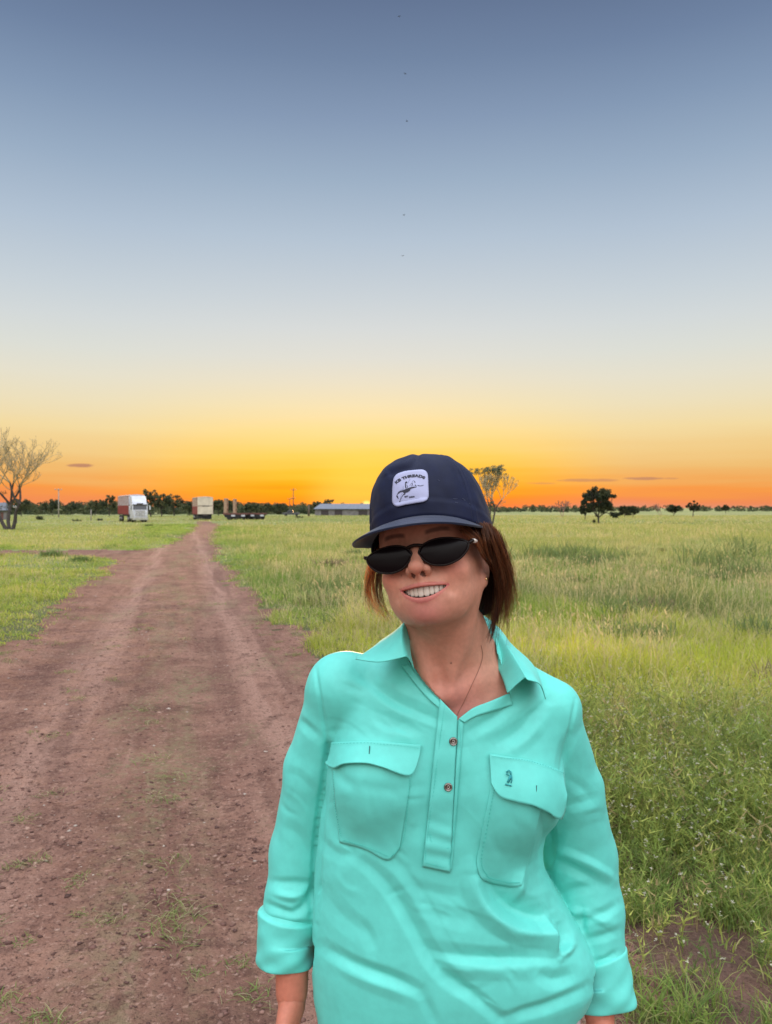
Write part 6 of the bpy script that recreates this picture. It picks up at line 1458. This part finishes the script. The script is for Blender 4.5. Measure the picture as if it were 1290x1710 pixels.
def strands(guides, n, jit, seed, cols, rad=.00022, K=16, tipspread=1.6, lenvar=.25, clumps=0):
    r = np.random.default_rng(seed); G_ = np.stack([catmull([np.array(U(*p)) for p in g], K) for g in guides]); ng = len(G_)
    s = r.random(n)*(ng-1) if ng > 1 else np.zeros(n)
    if clumps: cs = r.random(clumps)*(ng-1); s = np.where(r.random(n) < .8, cs[r.integers(0, clumps, n)]+r.normal(0, .05, n), s)
    s = np.clip(s, 0, max(ng-1, 0)-1e-6) if ng > 1 else s; i = np.floor(s).astype(int); f = (s-i)[:, None, None]; i2 = np.minimum(i+1, ng-1); P_ = G_[i]*(1-f)+G_[i2]*f
    tt = np.linspace(0, 1, K)[None, :, None]; o = r.normal(0, 1, (n, 1, 3))*jit; o2 = r.normal(0, 1, (n, 1, 3))*jit*tipspread; ci = r.integers(0, max(clumps, 1), n); cl_len = r.uniform(0, 1, max(clumps, 1))**2
    if clumps: s0_ = np.clip(r.random(clumps)*(ng-1), 0, max(ng-1, 0)-1e-6) if ng > 1 else np.zeros(clumps); free = r.random(n) < .12; s = np.where(free, s, s0_[ci]); i = np.floor(s).astype(int); f = (s-i)[:, None, None]; i2 = np.minimum(i+1, ng-1); P_ = G_[i]*(1-f)+G_[i2]*f; co_ = r.normal(0, 1, (clumps, 1, 3))*jit; co2 = r.normal(0, 1, (clumps, 1, 3))*jit*tipspread*1.3; fr3 = free[:, None, None]; o = np.where(fr3, o, co_[ci]+o*.38); o2 = np.where(fr3, o2*1.4, co2[ci]+o2*.22)
    P_ = P_+o*(1-tt)+o2*tt**1.5
    ph = r.uniform(0, 6.28, (n, 1, 3)); P_ = P_+np.sin(tt*5+ph)*jit*.35*tt
    L_ = 1-lenvar*r.random((n, 1, 1))**1.5; L_ = L_-(.30*lenvar/.25*.5*cl_len[ci][:, None, None] if clumps else 0); L_ = np.clip(L_, .3, 1); tq = tt*L_*(K-1); i0 = np.clip(np.floor(tq).astype(int), 0, K-2); ff = tq-i0; P_ = np.take_along_axis(P_, np.repeat(i0, 3, 2), 1)*(1-ff)+np.take_along_axis(P_, np.repeat(i0+1, 3, 2), 1)*ff
    D = np.gradient(P_, axis=1); D /= np.linalg.norm(D, axis=2, keepdims=True)+1e-9; u_ = np.cross(D, r.normal(0, 1, (n, 1, 3))); u_ /= np.linalg.norm(u_, axis=2, keepdims=True)+1e-9; w_ = np.cross(D, u_)
    rr = rad*r.uniform(.7, 1.4, (n, 1, 1))*np.clip(1.15-tt, .25, 1); vs = np.stack([P_+u_*rr, P_+(-.5*u_+.87*w_)*rr, P_+(-.5*u_-.87*w_)*rr], 2)
    k = np.arange(K-1)[:, None]*3; j = np.arange(3)[None]; f_ = np.stack([k+j, k+(j+1) % 3, k+3+(j+1) % 3, k+3+j], -1).reshape(-1, 4); Ff = (f_[None]+(np.arange(n)*K*3)[:, None, None]).reshape(-1, 4)
    c = cols[r.choice(len(cols), n)]*r.uniform(.7, 1.3, (n, 1)); c = c*.5+.5*cols[r.choice(len(cols), max(clumps, 1))][ci] if clumps else c; Cc = np.repeat(c, K*3, 0); return vs.reshape(-1, 3), Ff, Cc
BR = np.array([(.070, .026, .013), (.11, .042, .018), (.045, .018, .010), (.17, .070, .028), (.24, .11, .05)])
HB = []
# image-right side: from under the cap over the ear and down to the shoulder
HB.append(strands([[(800, 878, 1.105), (806, 905, 1.098), (814, 932, 1.115), (834, 955, 1.15), (838, 1005, 1.165), (828, 1050, 1.17)], [(810, 880, 1.11), (822, 905, 1.105), (834, 945, 1.125), (842, 990, 1.15), (840, 1028, 1.165), (830, 1055, 1.17)], [(820, 885, 1.13), (834, 912, 1.135), (845, 955, 1.15), (848, 1000, 1.165), (840, 1038, 1.175)]], 800, .0036, 1, BR, K=20, clumps=34, tipspread=2.1, lenvar=.45))
HB.append(strands([[(820, 892, 1.17), (832, 930, 1.175), (838, 975, 1.185), (835, 1020, 1.19), (824, 1045, 1.19)], [(815, 900, 1.19), (824, 950, 1.20), (826, 1000, 1.205), (820, 1040, 1.205), (814, 1062, 1.2)], [(805, 920, 1.20), (812, 970, 1.21), (812, 1015, 1.21), (806, 1050, 1.205)]], 800, .0050, 2, BR[:4], K=16, clumps=34, tipspread=1.9, lenvar=.5))
HB.append(strands([[(796, 880, 1.108), (803, 900, 1.100), (811, 925, 1.115), (832, 945, 1.145)], [(788, 878, 1.098), (797, 895, 1.092), (806, 915, 1.102), (826, 936, 1.13)]], 300, .0016, 3, BR, K=12))
HB.append(strands([[(828, 965, 1.17), (828, 1000, 1.165), (822, 1040, 1.16), (816, 1072, 1.155)], [(834, 965, 1.17), (836, 1005, 1.17), (828, 1045, 1.165), (822, 1075, 1.155)]], 260, .0028, 4, BR[:4], K=14, clumps=9, tipspread=1.2))
HB.append(strands([[(826, 890, 1.16), (846, 935, 1.16), (852, 975, 1.165), (846, 1010, 1.17)], [(830, 895, 1.16), (849, 950, 1.16), (850, 1000, 1.165), (843, 1045, 1.17)]], 190, .0050, 5, BR[2:], K=16, tipspread=2))
HB.append(strands([[(770, 884, 1.082), (794, 903, 1.084), (806, 926, 1.100), (824, 948, 1.14), (838, 985, 1.165), (834, 1030, 1.17)], [(784, 880, 1.09), (802, 898, 1.092), (814, 920, 1.108), (830, 945, 1.145), (844, 990, 1.165), (838, 1040, 1.17)]], 420, .0022, 12, BR[1:]*1.25, K=20, clumps=16, tipspread=1.8))
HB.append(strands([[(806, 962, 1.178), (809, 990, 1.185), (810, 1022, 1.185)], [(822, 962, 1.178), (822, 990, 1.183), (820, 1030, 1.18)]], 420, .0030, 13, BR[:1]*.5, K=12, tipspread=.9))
# image-left side: loose wisps, backlight glow put into some strands' orange colour
HB.append(strands([[(640, 905, 1.19), (626, 940, 1.2), (618, 970, 1.205), (622, 1000, 1.2), (636, 1026, 1.19)], [(642, 905, 1.19), (632, 950, 1.2), (628, 985, 1.205), (636, 1012, 1.2), (652, 1038, 1.185)], [(644, 920, 1.195), (637, 960, 1.2), (638, 995, 1.2), (646, 1025, 1.195), (660, 1044, 1.185)]], 240, .0026, 6, BR[1:], K=18, clumps=14, lenvar=.55))
HB.append(strands([[(634, 915, 1.2), (615, 950, 1.2), (612, 985, 1.2), (624, 1015, 1.195), (640, 1038, 1.19)], [(640, 915, 1.2), (626, 955, 1.2), (624, 995, 1.2), (640, 1022, 1.195), (662, 1042, 1.185)]], 120, .0036, 11, np.array([(.42, .19, .06), (.34, .15, .05)]), K=18, lenvar=.5, rad=.00018))
HB.append(strands([[(632, 930, 1.2), (612, 970, 1.2), (613, 1010, 1.2), (622, 1036, 1.19)], [(634, 940, 1.2), (618, 990, 1.2), (626, 1020, 1.2), (668, 1034, 1.18)]], 30, .0035, 7, BR[2:], K=18, lenvar=.3, tipspread=2.5))
v_, f_, c_ = merge(HB)
def sdf_hair(P):
    q = toL(P).astype(np.float32); d = s_ell(q, (0, .040, .010), (.080, .076, .060)); d = smin(d, s_ell(q, (0, .060, -.040), (.066, .046, .070)), .03); d = np.maximum(d, q[:, 1]*-1+.022); return smin(d, s_chain(P, [A_(U(812, 950, 1.205)), A_(U(812, 985, 1.215)), A_(U(808, 1018, 1.215))], [.012, .016, .010], .01), .01)
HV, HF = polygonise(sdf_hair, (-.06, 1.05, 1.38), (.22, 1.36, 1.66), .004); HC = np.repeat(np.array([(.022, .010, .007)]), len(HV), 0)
v2, f2, c2 = merge([(v_, f_, c_), (HV, HF, HC)])
child(mesh_np('hair', v2, f2, m_hair, colors=c2))
